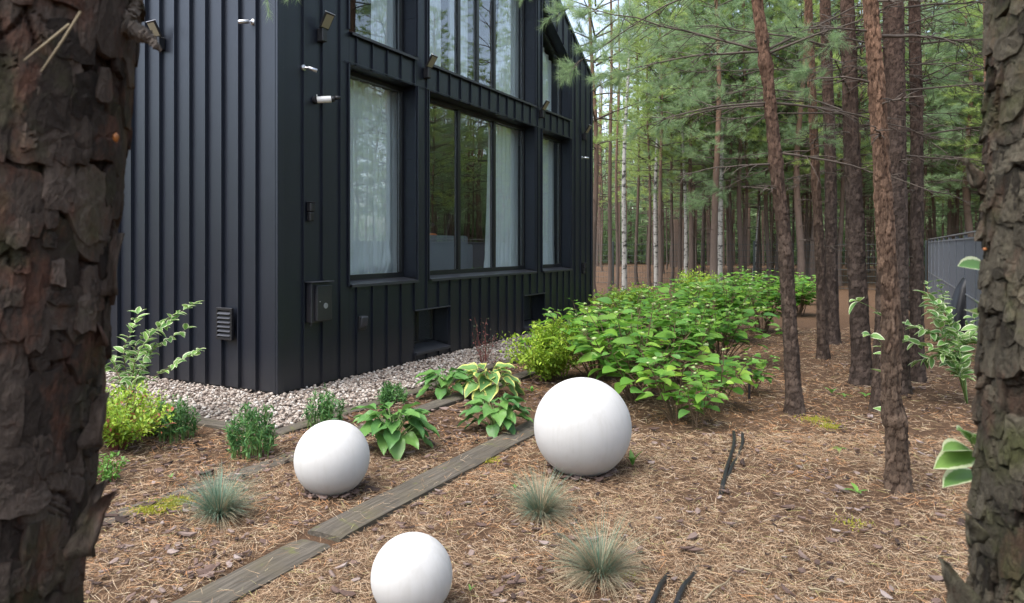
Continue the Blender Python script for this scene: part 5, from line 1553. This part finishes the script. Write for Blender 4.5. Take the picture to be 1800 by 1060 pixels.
for gx_, gy_, gr_ in (G1, G2, G3):                     # litter washed up against the globes
    rr_ = np.random.default_rng(int(gr_ * 1000)); k = 90
    a_ = rr_.uniform(0, 6.28, k); q_ = gr_ * rr_.uniform(0.42, 0.75, k); X_, Y_ = gx_ + q_ * np.cos(a_), gy_ + q_ * np.sin(a_)
    scatter(mb, *chip_template(4), frames(np.stack([np.cos(a_ + 1.5), np.sin(a_ + 1.5), 0.2 * rr_.normal(size=k)], -1), norm(rr_.normal(size=(k, 3)) * 0.35 + np.array([0, 0, 1])), rr_.uniform(0.012, 0.04, k)), np.stack([X_, Y_, gz(X_, Y_) + 0.018], -1))
tag(mb.build('bark_mulch', M['chips']), 'purple brown bark chips mulching the beds', 'bark mulch', kind='stuff')

# single larger bark pieces lying about
def bark_piece(px, py, L, az, label, seed):
    x, y = ground(px, py)
    V, Fc = chip_template(seed)
    r = np.random.default_rng(seed)
    mb = MB(); mb.add(V * np.array([L, L * 0.55, L * 0.45]), Fc)
    mb.add((V * np.array([L * 0.7, L * 0.35, L * 0.35])) @ rotz(0.7).T + np.array([L * 0.2, L * 0.15, L * 0.10]), Fc)
    o = mb.build('bark_piece', M['chips']); o.location = (x, y, float(gz(x, y)) + 0.02); o.rotation_euler = (0.1, 0.15, az)
    tag(o, label, 'bark', 'large loose bark pieces')
bark_piece(1215, 972, 0.085, 2.6, 'dark curled bark piece right of the lowest grass tuft', 5)
bark_piece(905, 1028, 0.07, 0.6, 'long dark bark piece left of the lowest grass tuft', 6)
bark_piece(770, 873, 0.06, 0.4, 'grey bark piece lying just below the long sleeper', 7)
bark_piece(640, 855, 0.055, 0.9, 'dark bark piece at the right foot of the middle globe', 8)
bark_piece(1075, 835, 0.06, 0.3, 'dark bark lump under the right side of the largest globe', 9)
bark_piece(1365, 915, 0.04, 0.2, 'small curled brown leaf like bark bit on open needles', 10)
bark_piece(1300, 1012, 0.05, 0.1, 'grey bark piece near the lower black hoses', 11)
bark_piece(545, 925, 0.06, 0.5, 'dark bark piece at the near end of the long sleeper', 12)

# fallen thin twigs
def fallen(px0, py0, px1, py1, label):
    a_, b_ = ground(px0, py0), ground(px1, py1); r = np.random.default_rng(px0)
    t = np.linspace(0, 1, 7)[:, None]; P = np.array([*a_, 0]) * (1 - t) + np.array([*b_, 0]) * t + r.normal(size=(7, 3)) * 0.006
    P[:, 2] = gz(P[:, 0], P[:, 1]) + 0.022
    mb = MB(); mb.add(*tube(P, np.linspace(0.005, 0.002, 7), 6)); tag(mb.build('fallen_twig', M['dry_blade'], smooth=True), label, 'twig', 'thin twigs on the ground')
fallen(1295, 1003, 1350, 1013, 'pale straight twig lying near the lower hoses')
fallen(1420, 1042, 1465, 1048, 'pale twig near the lower edge right of centre')
fallen(1493, 732, 1545, 748, 'thin twig on the needles between two pine feet')
fallen(1240, 1058, 1285, 1020, 'brown twig beside the lower hose ends')

# moss patches
def moss(pts, label, k=900):
    r = np.random.default_rng(int(pts[0][0])); mb = MB(); P = []
    for px, py, sx, sy in pts:
        x, y = ground(px, py); P.append(np.stack([x + r.normal(size=k) * sx, y + r.normal(size=k) * sy], -1))
    P = np.concatenate(P); n_ = len(P)
    D = r.normal(size=(n_, 3)); D[:, 2] = np.abs(D[:, 2]) + 0.6
    TV = np.array([(0, -0.18, 0), (0, 0.18, 0), (1, 0, 0)]); TF = np.array([(0, 1, 2)])
    scatter(mb, TV, TF, frames(D, r.normal(size=(n_, 3)), r.uniform(0.008, 0.02, n_)), np.stack([P[:, 0], P[:, 1], gz(P[:, 0], P[:, 1]) + 0.012], -1))
    tag(mb.build('moss', M['moss']), label, 'moss', kind='stuff')
moss([(262, 903, 0.05, 0.03), (285, 895, 0.06, 0.04), (310, 885, 0.04, 0.03)], 'bright yellow green moss on the half buried sleeper')
moss([(855, 812, 0.04, 0.03)], 'yellow moss patch beside the long sleeper', 350)
moss([(1095, 1012, 0.02, 0.02), (1500, 920, 0.05, 0.05)], 'faint moss flecks among the needles', 120)
moss([(1432, 740, 0.07, 0.07), (1460, 752, 0.04, 0.04)], 'low green moss tuft beside the leaning pine', 500)

# ------------------------------------------------------------------ irrigation hoses and risers
def hose(pts, label):
    P = np.array([(*ground(px, py), h) for px, py, h in pts]); m = 60
    t0 = np.linspace(0, 1, len(P)); t = np.linspace(0, 1, m)
    Q = np.stack([np.interp(t, t0, P[:, c]) for c in range(3)], -1)
    for _ in range(4): Q[1:-1] = 0.25 * Q[:-2] + 0.5 * Q[1:-1] + 0.25 * Q[2:]
    wv_ = np.cumsum(np.random.default_rng(int(pts[0][0])).normal(size=(m, 2)) * 0.006, 0); wv_ -= np.linspace(0, 1, m)[:, None] * wv_[-1]
    for _ in range(12): wv_[1:-1] = 0.25 * wv_[:-2] + 0.5 * wv_[1:-1] + 0.25 * wv_[2:]
    Q[:, :2] += wv_; Q[:, 2] += gz(Q[:, 0], Q[:, 1]) + 0.007 * np.sin(np.arange(m) * 0.5)
    mb = MB(); mb.add(*tube(Q, 0.011, 10)); tag(mb.build('garden_hose', M['rubber'], smooth=True), label, 'hose', 'black irrigation hoses')
hose([(1293, 765, 0.02), (1290, 790, 0.028), (1278, 825, 0.026), (1262, 862, 0.012), (1255, 882, -0.02), (1235, 930, -0.05), (1190, 990, -0.04), (1166, 1016, 0.012), (1150, 1050, 0.028), (1130, 1095, 0.02)], 'left of the two black hoses, rising again at the bottom')
hose([(1307, 765, 0.01), (1303, 785, 0.02), (1292, 815, 0.0), (1285, 835, 0.024), (1276, 850, 0.016), (1262, 890, -0.04), (1240, 960, -0.05), (1222, 1003, 0.010), (1205, 1032, 0.02), (1180, 1085, 0.015)], 'right of the two black hoses, mostly under needles')
def riser(px, base, top, label):
    x, y = ground(px, base); z = H - (top - HY) / F * y
    t = thing('sprinkler', label, 'sprinkler', (x, y, float(gz(x, y))), 0, 'black sprinkler risers')
    mb = MB(); mb.add(*tube([(0, 0, -0.03), (0, 0, z - 0.07)], 0.011, 10)); mb.build('pipe', M['rubber'], t)
    mb = MB(); mb.add(*tube([(0, 0, z - 0.08), (0, 0, z - 0.02), (0, 0, z)], [0.02, 0.022, 0.018], 14)); mb.build('nozzle', M['black_plastic'], t)
riser(1317, 700, 646, 'black sprinkler riser at the right edge of the hydrangeas')
riser(1132, 625, 520, 'black sprinkler riser standing among the hydrangeas')

# ------------------------------------------------------------------ plants
def leaf_tpl(L=1.0, Wd=0.5, nseg=6, cols=3, fold=0.15, curl=0.25, peak=0.42, wave=0.0, tip=1.0):
    us = np.linspace(-1, 1, cols); V = []; A = []
    for i in range(nseg + 1):
        t = i / nseg
        q = t ** (math.log(0.5) / math.log(peak)); w = Wd * 0.5 * max(0.0, math.sin(PI * q)) ** (0.75 * tip)
        if i == 0: w = 0.02 * Wd
        for u in us:
            V.append((L * t, w * u, fold * abs(u) * w * 2 - curl * t * t * L + wave * math.sin(t * 9) * abs(u) * w))
            A.append(max(abs(u), 0.0 if 0 < i < nseg else 0.8))
    i, j = np.meshgrid(np.arange(nseg), np.arange(cols - 1), indexing='ij'); a = (i * cols + j).ravel()
    return np.array(V), np.stack([a, a + cols, a + cols + 1, a + 1], -1), np.array(A)

def leaf_mesh(name, tpl, mat):
    mb = MB(); mb.add(tpl[0], tpl[1], tpl[2]); return mb.mesh(name, mat, True, use_a='edge')

def mat4(p, d, n_, s):
    f = frames(np.array([d], float), np.array([n_], float), [s])[0]
    return Matrix(((f[0][0], f[0][1], f[0][2], p[0]), (f[1][0], f[1][1], f[1][2], p[1]), (f[2][0], f[2][1], f[2][2], p[2]), (0, 0, 0, 1)))

def put_leaf(me, parent, p, d, n_, s, name='leaf'):
    o = link(name, me, parent); o.matrix_local = mat4(p, d, n_, s); return o

# --- hydrangeas
HYD = [leaf_mesh('hydrangea_leaf', leaf_tpl(1, w, 6, 3, 0.18, c, 0.40, 0.0), M['hydrangea']) for w, c in ((0.72, 0.22), (0.66, 0.35), (0.78, 0.12), (0.6, 0.3))]
BV, BF = ico(2, 1.0); bm_ = MB(); bm_.add(BV * (1 + 0.25 * np.sin(BV * 9)) * np.array([1, 1, 0.6]), BF); BUD = bm_.mesh('bud', M['bud'], True)
def hydrangea_proto(seed, stems=15, h=0.72, spread=0.42):
    r = np.random.default_rng(seed)
    t = thing('hydrangea', 'x x x x', 'shrub', (0, 0, 0))
    wood = MB()
    for k in range(stems):
        az = r.uniform(0, 6.28); sp = spread * math.sqrt(r.random()); hh = h * r.uniform(0.65, 1.05) * (1 - 0.25 * (sp / spread) ** 2)
        tip = np.array([sp * math.cos(az), sp * math.sin(az), hh]); b = np.array([0.07 * math.cos(az) * r.random(), 0.07 * math.sin(az) * r.random(), 0.0])
        m = 6; q = np.linspace(0, 1, m)[:, None]
        P = b + (tip - b) * np.concatenate([q, q, q ** 0.85], 1) + r.normal(size=(m, 3)) * 0.008 * q
        wood.add(*tube(P, np.linspace(0.0055, 0.0022, m), 5, False))
        rot = r.uniform(0, 6.28)
        nodes = 5
        for j in range(nodes):
            f = 0.42 + 0.58 * j / (nodes - 1); p = np.array([np.interp(f, q[:, 0], P[:, c]) for c in range(3)])
            for sd in (0, 1):
                if r.random() < 0.10: continue
                a = rot + j * PI / 2 + sd * PI + r.uniform(-0.3, 0.3)
                up = 0.55 * (f - 0.35) + r.uniform(-0.25, 0.25)
                d = norm(np.array([math.cos(a), math.sin(a), up])); pet = 0.03 + 0.02 * r.random()
                wood.add(*tube([p, p + d * pet + np.array([0, 0, 0.006])], [0.0016, 0.0013], 3, False))
                n_ = norm(np.array([0, 0, 1.0]) + 0.25 * r.normal(size=3))
                s = r.uniform(0.085, 0.135) * (1.08 - 0.35 * abs(f - 0.7)) * (0.6 if j == nodes - 1 else 1)
                put_leaf(HYD[r.integers(4)], t, p + d * pet + np.array([0, 0, 0.005]), d, n_, s)
        if r.random() < 0.45:
            o = link('flower_bud', BUD, t); o.location = tip + np.array([0, 0, 0.02]); s = r.uniform(0.010, 0.02); o.scale = (s, s, s)
    wood.build('stems', M['stem_brown'], t)['kind'] = 'stuff'
    return t
protos = [hydrangea_proto(1, 20), hydrangea_proto(2, 22, 0.78, 0.46), hydrangea_proto(3, 21, 0.68, 0.5)]
sparse = [hydrangea_proto(4, 7, 0.55, 0.36), hydrangea_proto(5, 6, 0.48, 0.30)]
HP = [  # base pixel, proto, scale, label
    (1225, 752, 's1', 0.78, 'low sprawling hydrangea sprig nearest to the black hoses'),
    (1318, 690, 's0', 0.7, 'small hydrangea at the right edge of the bed'),
    (1188, 742, 's0', 1.0, 'sparse hydrangea with bare woody foot right of the largest globe'),
    (1262, 722, 's1', 1.0, 'small open hydrangea beside the sprinkler riser'),
    (1120, 705, 0, 1.05, 'leafy hydrangea directly behind the largest globe'),
    (1050, 668, 2, 1.0, 'hydrangea next to the lime green shrub'),
    (1195, 672, 1, 0.95, 'hydrangea in the middle of the front row'),
    (1118, 640, 0, 1.05, 'hydrangea around the standing riser'),
    (1265, 640, 2, 0.95, 'hydrangea at the right end of the second row'),
    (1040, 628, 1, 0.8, 'hydrangea close to the gravel beyond the lime shrub'),
    (1190, 615, 0, 1.1, 'hydrangea in the centre of the green mass'),
    (1270, 600, 1, 1.05, 'hydrangea right of centre in the green mass'),
    (1340, 585, 2, 1.05, 'hydrangea next to the foot of the leaning pine'),
    (1215, 578, 2, 1.05, 'hydrangea at the back left of the green mass'),
    (1290, 565, 0, 1.05, 'hydrangea at the back middle of the green mass'),
    (1350, 555, 1, 1.0, 'hydrangea at the back right before the leaning pine'),
    (1405, 556, 0, 1.0, 'hydrangea at the far right behind the leaning pine'),
    (1130, 580, 1, 0.85, 'hydrangea at the far left edge of the mass'),
    (1095, 562, 2, 0.8, 'hydrangea farthest left near the house end'),
    (1300, 538, 1, 1.0, 'hydrangea of the last row below the background trunks'),
    (1400, 535, 2, 0.95, 'hydrangea of the last row right of the leaning pine'),
    (1240, 545, 0, 0.9, 'hydrangea of the last row toward the house'),
]
used = set()
for k, (px, py, pk, sc, lb) in enumerate(HP):
    src = sparse[int(pk[1])] if isinstance(pk, str) else protos[pk]
    o = src if pk not in used else copy_tree(src)
    used.add(pk)
    x, y = ground(px, py); o.location = (x, y, float(gz(x, y)))
    o.rotation_euler = (0, 0, random.uniform(0, 6.28)); sc *= 1.22 if not isinstance(pk, str) else 1.12; o.scale = (sc * random.uniform(1.0, 1.15),) * 2 + (sc * 0.98,)
    tag(o, lb, 'shrub', 'hydrangea shrubs')

# --- hostas
def hosta(px, py, label, mat, nleaf, h, spread, ls, seed):
    r = np.random.default_rng(seed); x, y = ground(px, py)
    t = thing('hosta', label, 'hosta', (x, y, float(gz(x, y))), 0, 'hostas in the bed')
    ms = [leaf_mesh('hosta_leaf', leaf_tpl(1, w, 8, 5, 0.20, c, 0.38, 0.25), M[mat]) for w, c in ((0.68, 0.35), (0.76, 0.5), (0.62, 0.28))]
    st = None
    for k in range(nleaf):
        az = k * 2.39996 + r.uniform(-0.3, 0.3); q = (k + 0.5) / nleaf
        out = spread * (0.25 + 0.75 * math.sqrt(q)) * r.uniform(0.8, 1.1); hh = 0.84 * h * (1.05 - 0.68 * q ** 1.5) * r.uniform(0.82, 1.1)
        d0 = np.array([math.cos(az), math.sin(az), 0]); b = d0 * 0.04 * q + np.array([0, 0, -0.01]); e = d0 * out * 0.62 + np.array([0, 0, hh])
        mid = 0.5 * (b + e) + np.array([0, 0, 0.05 * h]) - d0 * 0.03
        mb = MB(); mb.add(*tube([b, mid, e], [0.006, 0.0045, 0.003], 5, False)); s_ = mb.build('stalk', M['stem_green'], t, True)
        d = norm(d0 + np.array([0, 0, 0.42 - 0.75 * q + r.uniform(-0.15, 0.15)])); n_ = norm(np.array([0, 0, 1.0]) + 0.22 * r.normal(size=3) + 0.2 * d0)
        put_leaf(ms[r.integers(3)], t, e, d, n_, ls * r.uniform(0.8, 1.15))
hosta(690, 790, 'large green hosta with pale leaf margins right of the middle globe', 'hosta_green', 38, 0.31, 0.29, 0.165, 1)
hosta(781, 698, 'green hosta at the back beside the gravel edging', 'hosta_green', 28, 0.26, 0.27, 0.165, 2)
hosta(858, 697, 'yellow edged variegated hosta at the back', 'hosta_yellow', 30, 0.29, 0.31, 0.18, 3)
hosta(872, 757, 'green hosta between the variegated hosta and the long sleeper', 'hosta_green', 32, 0.25, 0.28, 0.145, 4)

# --- fine leaved shrubs
SMALL = leaf_tpl(1, 0.45, 3, 3, 0.2, 0.2, 0.45)
NARROW = leaf_tpl(1, 0.2, 3, 3, 0.2, 0.25, 0.45)
def fine_shrub(name, px, py, label, mat, h, sx, stems, per, ls, seed, stem='stem_brown', cat='shrub', upright=0.0, group=None, droop=0.0):
    r = np.random.default_rng(seed); x, y = ground(px, py)
    t = thing(name, label, cat, (x, y, float(gz(x, y))), 0, group)
    wood, lf = MB(), MB(); PP, DD = [], []
    for k in range(stems):
        az = r.uniform(0, 6.28); sp = sx * math.sqrt(r.random()); hh = h * r.uniform(0.55, 1.05) * (1 - 0.35 * (sp / sx) ** 2)
        d0 = np.array([math.cos(az), math.sin(az), 0]); tip = d0 * sp + np.array([0, 0, hh]); b = d0 * sp * upright * 0.8 + d0 * 0.03
        m = 6; q = np.linspace(0, 1, m)[:, None]; P = b + (tip - b) * np.concatenate([q ** 1.2, q ** 1.2, q ** 0.8], 1) + r.normal(size=(m, 3)) * 0.012 * q
        P[:, 2] -= droop * q[:, 0] ** 3 * h * 0.3
        wood.add(*tube(P, np.linspace(0.004, 0.0012, m), 4, False))
        f = 0.18 + 0.82 * r.random(per); p = np.stack([np.interp(f, q[:, 0], P[:, c]) for c in range(3)], -1)
        tw = norm(r.normal(size=(per, 3)) + np.array([0, 0, 0.25])) * (h * 0.12 * r.random((per, 1)))
        if upright > 0.5: tw *= 0.25
        PP.append(p + tw); DD.append(norm(tw * 8 + r.normal(size=(per, 3)) * 0.6 + np.array([0, 0, 0.35])))
    PP = np.concatenate(PP); DD = np.concatenate(DD); n_ = len(PP)
    PP[:, 2] = np.maximum(PP[:, 2], 0.015)
    N = norm(np.array([0, 0, 1.0]) + 0.45 * r.normal(size=(n_, 3)))
    TP_ = NARROW if upright > 0.5 else SMALL
    scatter(lf, TP_[0], TP_[1], frames(DD, N, ls * r.uniform(0.6, 1.25, n_)), PP)
    wood.build('stems', M[stem], t)['kind'] = 'stuff'
    lf.build('foliage', M[mat], t, True)['kind'] = 'stuff'
    return t
fine_shrub('lime_shrub', 965, 668, 'lime green fine leaved shrub left of the hydrangeas', 'spirea', 0.66, 0.50, 80, 80, 0.045, 11)
fine_shrub('lime_shrub', 1005, 610, 'lime green shrub at the gravel behind the first lime shrub', 'spirea', 0.42, 0.45, 50, 60, 0.045, 12)
fine_shrub('lime_shrub', 1105, 565, 'yellowish lime shrub near the far end of the house', 'spirea', 0.75, 0.75, 70, 60, 0.06, 13)
fine_shrub('lime_shrub', 1225, 535, 'yellowish lime shrub at the back of the hydrangea mass', 'spirea', 0.95, 0.6, 60, 50, 0.06, 19)
fine_shrub('lime_shrub', 205, 790, 'lime green shrub with reddish tips beside the thick left trunk', 'spirea_red', 0.46, 0.40, 60, 60, 0.034, 14, 'stem_red')
fine_shrub('lime_shrub', 262, 765, 'low lime shrub with red tips right of the taller lime shrub', 'spirea_red', 0.30, 0.22, 34, 45, 0.030, 15, 'stem_red')
fine_shrub('lime_shrub', 192, 848, 'small dark green sprig low beside the left trunk', 'seedling', 0.16, 0.14, 16, 30, 0.026, 16, 'stem_red')
NAR = 'green perennial clumps'
def clump(px, py, label, h, sx, stems, seed, ls=0.05):
    fine_shrub('perennial_clump', px, py, label, 'phlox', h, sx, stems, 26, ls, seed, 'stem_green', 'perennial', 0.85, NAR)
clump(445, 803, 'upright green perennial clump left of the middle globe', 0.36, 0.165, 46, 21)
clump(571, 752, 'upright green clump behind the middle globe', 0.30, 0.15, 34, 22)
clump(690, 708, 'small green clump at the gravel edging behind the large hosta', 0.19, 0.13, 30, 23)
clump(308, 772, 'dark green clump at the right of the red tipped shrub', 0.32, 0.15, 38, 24)
fine_shrub('barberry', 850, 640, 'purple barberry with thin upright shoots on the gravel', 'barberry', 0.62, 0.22, 9, 46, 0.024, 25, 'stem_red')
fine_shrub('barberry', 880, 655, 'low dark barberry branch beside the purple barberry', 'barberry', 0.22, 0.14, 9, 26, 0.024, 26, 'stem_brown')

# --- variegated dogwoods: shoots traced through space, each leaf a part
DOG = [leaf_mesh('dogwood_leaf', leaf_tpl(1, w, 6, 5, 0.18, c, 0.42), M['dogwood']) for w, c in ((0.5, 0.3), (0.56, 0.45), (0.44, 0.2))]
LAST_DOG = []
def dogwood(base, d, shoots, label, ls, seed, gap=0.05, stem='stem_brown', r0=0.006, wig=0.15):
    r = np.random.default_rng(seed); bx_, by_ = (base[0] - 900) / F * d, d
    o = np.array([bx_, by_, float(gz(bx_, by_))])
    t = thing('dogwood', label, 'shrub', o, 0, 'variegated dogwoods'); LAST_DOG[:] = [t]
    for sh in shoots:
        P = [np.zeros(3)] if sh[0][0] is not None else []
        for q in sh:
            if q[0] is None: continue
            dd = q[2] if len(q) > 2 else d + r.uniform(-wig, wig)
            P.append(at(q[0], q[1], dd) - o)
        P = np.array(P); L = np.concatenate([[0], np.cumsum(np.linalg.norm(np.diff(P, axis=0), axis=1))])
        m = 14; s_ = np.linspace(0, L[-1], m); Q = np.stack([np.interp(s_, L, P[:, c]) for c in range(3)], -1)
        Q[1:-1] = 0.25 * Q[:-2] + 0.5 * Q[1:-1] + 0.25 * Q[2:]
        mb = MB(); mb.add(*tube(Q, np.linspace(r0, 0.0012, m), 5, False)); mb.build('shoot', M[stem], t, True)
        k = int(L[-1] * 0.72 / gap)
        for j in range(k + 1):
            f = L[-1] * (0.28 + 0.72 * j / max(1, k)); p = np.array([np.interp(f, s_, Q[:, c]) for c in range(3)])
            tg = norm(np.array([np.interp(min(f + 0.03, L[-1]), s_, Q[:, c]) - np.interp(f - 0.03, s_, Q[:, c]) for c in range(3)]))
            sd = norm(np.cross(tg, np.array([0, 0, 1.0]) + 0.2 * r.normal(size=3)))
            for sg in (-1, 1):
                dr_ = norm(tg * 0.6 + sd * sg * r.uniform(0.5, 1.1) + np.array([0, 0, r.uniform(-0.25, 0.3)]) + 0.25 * r.normal(size=3))
                put_leaf(DOG[r.integers(3)], t, p, dr_, norm(np.array([0, 0, 1.0]) + 0.35 * r.normal(size=3)), ls * r.uniform(0.7, 1.15))
        put_leaf(DOG[0], t, Q[-1], norm(Q[-1] - Q[-2]), (0.1, 0, 1.0), ls)
dogwood((225, 740), 5.65, [[(228, 690), (240, 620), (285, 565), (338, 537)], [(228, 690), (290, 650), (345, 617)], [(222, 690), (190, 620), (172, 602)], [(225, 680), (215, 610), (240, 570), (242, 552)],
                           [(235, 680), (270, 610), (325, 580)], [(222, 690), (200, 645), (168, 645)], [(230, 680), (250, 640), (262, 615)], [(224, 680), (238, 600), (300, 565)]],
        'variegated dogwood with arching shoots beside the thick left trunk', 0.090, 31, 0.044)
dogwood((1700, 700), 6.3, [[(1680, 640), (1650, 590), (1600, 570)], [(1690, 650), (1660, 600), (1640, 530)], [(1680, 640), (1640, 610), (1595, 600)], [(1690, 640), (1680, 590), (1655, 552)],
                           [(1695, 640), (1670, 570), (1660, 545)], [(1690, 640), (1700, 600), (1718, 575)], [(1685, 640), (1660, 620), (1615, 635)], [(1690, 640), (1680, 560), (1630, 520)], [(1690, 640), (1700, 590), (1712, 560)]],
        'variegated dogwood spreading between the dark straight pine and the mossy trunk', 0.115, 32, 0.055, 'stem_green', 0.008, 0.3)
dogwood((1650, 600), 10.5, [[(1648, 570), (1640, 530), (1630, 500)], [(1650, 570), (1660, 530), (1650, 495)], [(1650, 570), (1655, 540), (1664, 515)], [(1645, 570), (1630, 545), (1605, 530)]],
        'pale dogwood farther back in front of the grey fence', 0.095, 33, 0.09, 'stem_green', 0.008, 0.3)
dogwood((1562, 815), 4.45, [[(1562, 700), (1556, 560, 4.2), (1535, 540, 3.95), (1510, 530, 3.9)], [(1562, 720), (1556, 620, 4.2), (1545, 595, 3.95), (1530, 590, 3.9)]],
        'dogwood sprig poking out left of the flaky orange pine', 0.085, 34, 0.30, 'stem_green', 0.004, 0.02)
dogwood((1790, 900), 1.55, [[(1780, 900), (1738, 838, 1.5), (1712, 796, 1.46), (1704, 772, 1.45)], [(1785, 800), (1760, 600), (1735, 560)], [(1785, 800), (1770, 560), (1738, 487)]],
        'large leaved dogwood sprig emerging from behind the mossy right trunk', 0.05, 35, 9.0, 'stem_green', 0.003, 0.02)
spr = LAST_DOG[0]
for xa, ya, xb, yb, tx in ((1712, 796, 1650, 843, 1.1), (1711, 794, 1657, 800, -0.4), (1728, 836, 1654, 868, -0.8), (1712, 782, 1690, 758, 0.2), (1708, 780, 1703, 760, -0.3), (1745, 480, 1692, 478, 1.5), (1745, 560, 1690, 550, -1.5)):
    pa_, pb_ = at(xa, ya, 1.5), at(xb, yb, 1.42); L_ = float(np.linalg.norm(pb_ - pa_))
    put_leaf(DOG[2], spr, pa_ - np.array(spr.location), norm(pb_ - pa_) + np.array([0, 0, 0.25]), norm(np.array([tx * 0.5, -0.35, 0.8])), L_ * 0.9)

# --- blue fescue tufts
def fescue(px, py, h, label, seed, green=0.6, k=950):
    r = np.random.default_rng(seed); x, y = ground(px, py)
    t = thing('fescue_tuft', label, 'grass', (x, y, float(gz(x, y))), 0, 'blue grass tufts')
    for nm, mat, n_, sc, flat in (('blades', 'fescue', int(k * green), 1.0, 0.8), ('dry_blades', 'dry_blade', int(k * (1.5 - green)), 0.85, 1.15)):
        mb = MB(); m = 6
        cl = r.uniform(0, 6.28, 26); az = cl[r.integers(0, 26, n_)] + r.normal(size=n_) * 0.3; sp = r.random(n_) ** 0.7 * flat; L = h * sc * r.uniform(0.45, 1.35, n_)
        q = np.linspace(0, 1, m)
        ang = (0.15 + 1.0 * sp)[:, None] + (0.35 + 0.9 * sp)[:, None] * q[None] ** 1.3
        dz = np.cos(ang); dr_ = np.sin(ang)
        rr = np.concatenate([np.zeros((n_, 1)), np.cumsum(dr_[:, :-1], 1)], 1) / (m - 1) * L[:, None] + 0.03 * r.random((n_, 1))
        zz = np.concatenate([np.zeros((n_, 1)), np.cumsum(dz[:, :-1], 1)], 1) / (m - 1) * L[:, None]
        zz = np.maximum(zz, 0.006)
        C = np.stack([rr * np.cos(az)[:, None], rr * np.sin(az)[:, None], zz], -1)
        sd = np.stack([-np.sin(az), np.cos(az), np.zeros(n_)], -1)[:, None] * (np.linspace(1, 0.15, m)[None, :, None] * 0.0016)
        V = np.stack([C - sd, C + sd], 2).reshape(n_, -1, 3)
        fb = np.array([(2 * i, 2 * i + 2, 2 * i + 3, 2 * i + 1) for i in range(m - 1)])
        mb.add(V.reshape(-1, 3), (fb[None] + (np.arange(n_) * 2 * m)[:, None, None]).reshape(-1, 4))
        mb.build(nm, M[mat], t)['kind'] = 'stuff'
fescue(385, 912, 0.23, 'bluish grass tuft at the left between two sleepers', 1, 0.95)
fescue(950, 905, 0.235, 'grass tuft with dry base in front of the largest globe', 2, 0.5)
fescue(1055, 1012, 0.235, 'dry grass tuft lowest in the view right of the smallest globe', 3, 0.4)

# --- seedlings
SEED = [leaf_mesh('seedling_leaf', leaf_tpl(1, 0.34, 5, 3, 0.2, 0.35, 0.45), M['seedling'])]
def seedling(px, py, n_, s, up, label):
    r = np.random.default_rng(px); x, y = ground(px, py)
    t = thing('seedling', label, 'seedling', (x, y, float(gz(x, y))), 0, 'small seedlings')
    for k in range(n_):
        a = k * 6.283 / n_ + r.uniform(-0.4, 0.4); d = norm(np.array([math.cos(a), math.sin(a), up * r.uniform(0.6, 1.4)]))
        put_leaf(SEED[0], t, np.array([0, 0, 0.012]), d, (0, 0.1, 1), s * r.uniform(0.7, 1.2))
seedling(1508, 868, 4, 0.08, 0.7, 'small bright seedling left of the foot of the flaky pine')
seedling(1462, 692, 3, 0.10, 1.5, 'upright seedling right of the leaning pine')
seedling(1483, 695, 4, 0.09, 0.3, 'flat seedling between the leaning pine and the stout pine')
seedling(1522, 697, 3, 0.11, 0.5, 'seedling at the foot of the stout dark pine')
seedling(1474, 792, 4, 0.08, 0.2, 'pale flat seedling in the open needles')
seedling(905, 862, 3, 0.045, 2.5, 'tiny green seedling left of the upper grass tuft')
seedling(1112, 822, 4, 0.10, 3.5, 'thin green shoot at the right foot of the largest globe')
seedling(935, 690, 4, 0.09, 1.2, 'light green seedling beside the far sleeper')
seedling(827, 1040, 3, 0.03, 2.0, 'tiny seedling right of the smallest globe')
seedling(300, 845, 4, 0.03, 1.5, 'tiny seedling near the half buried sleeper')
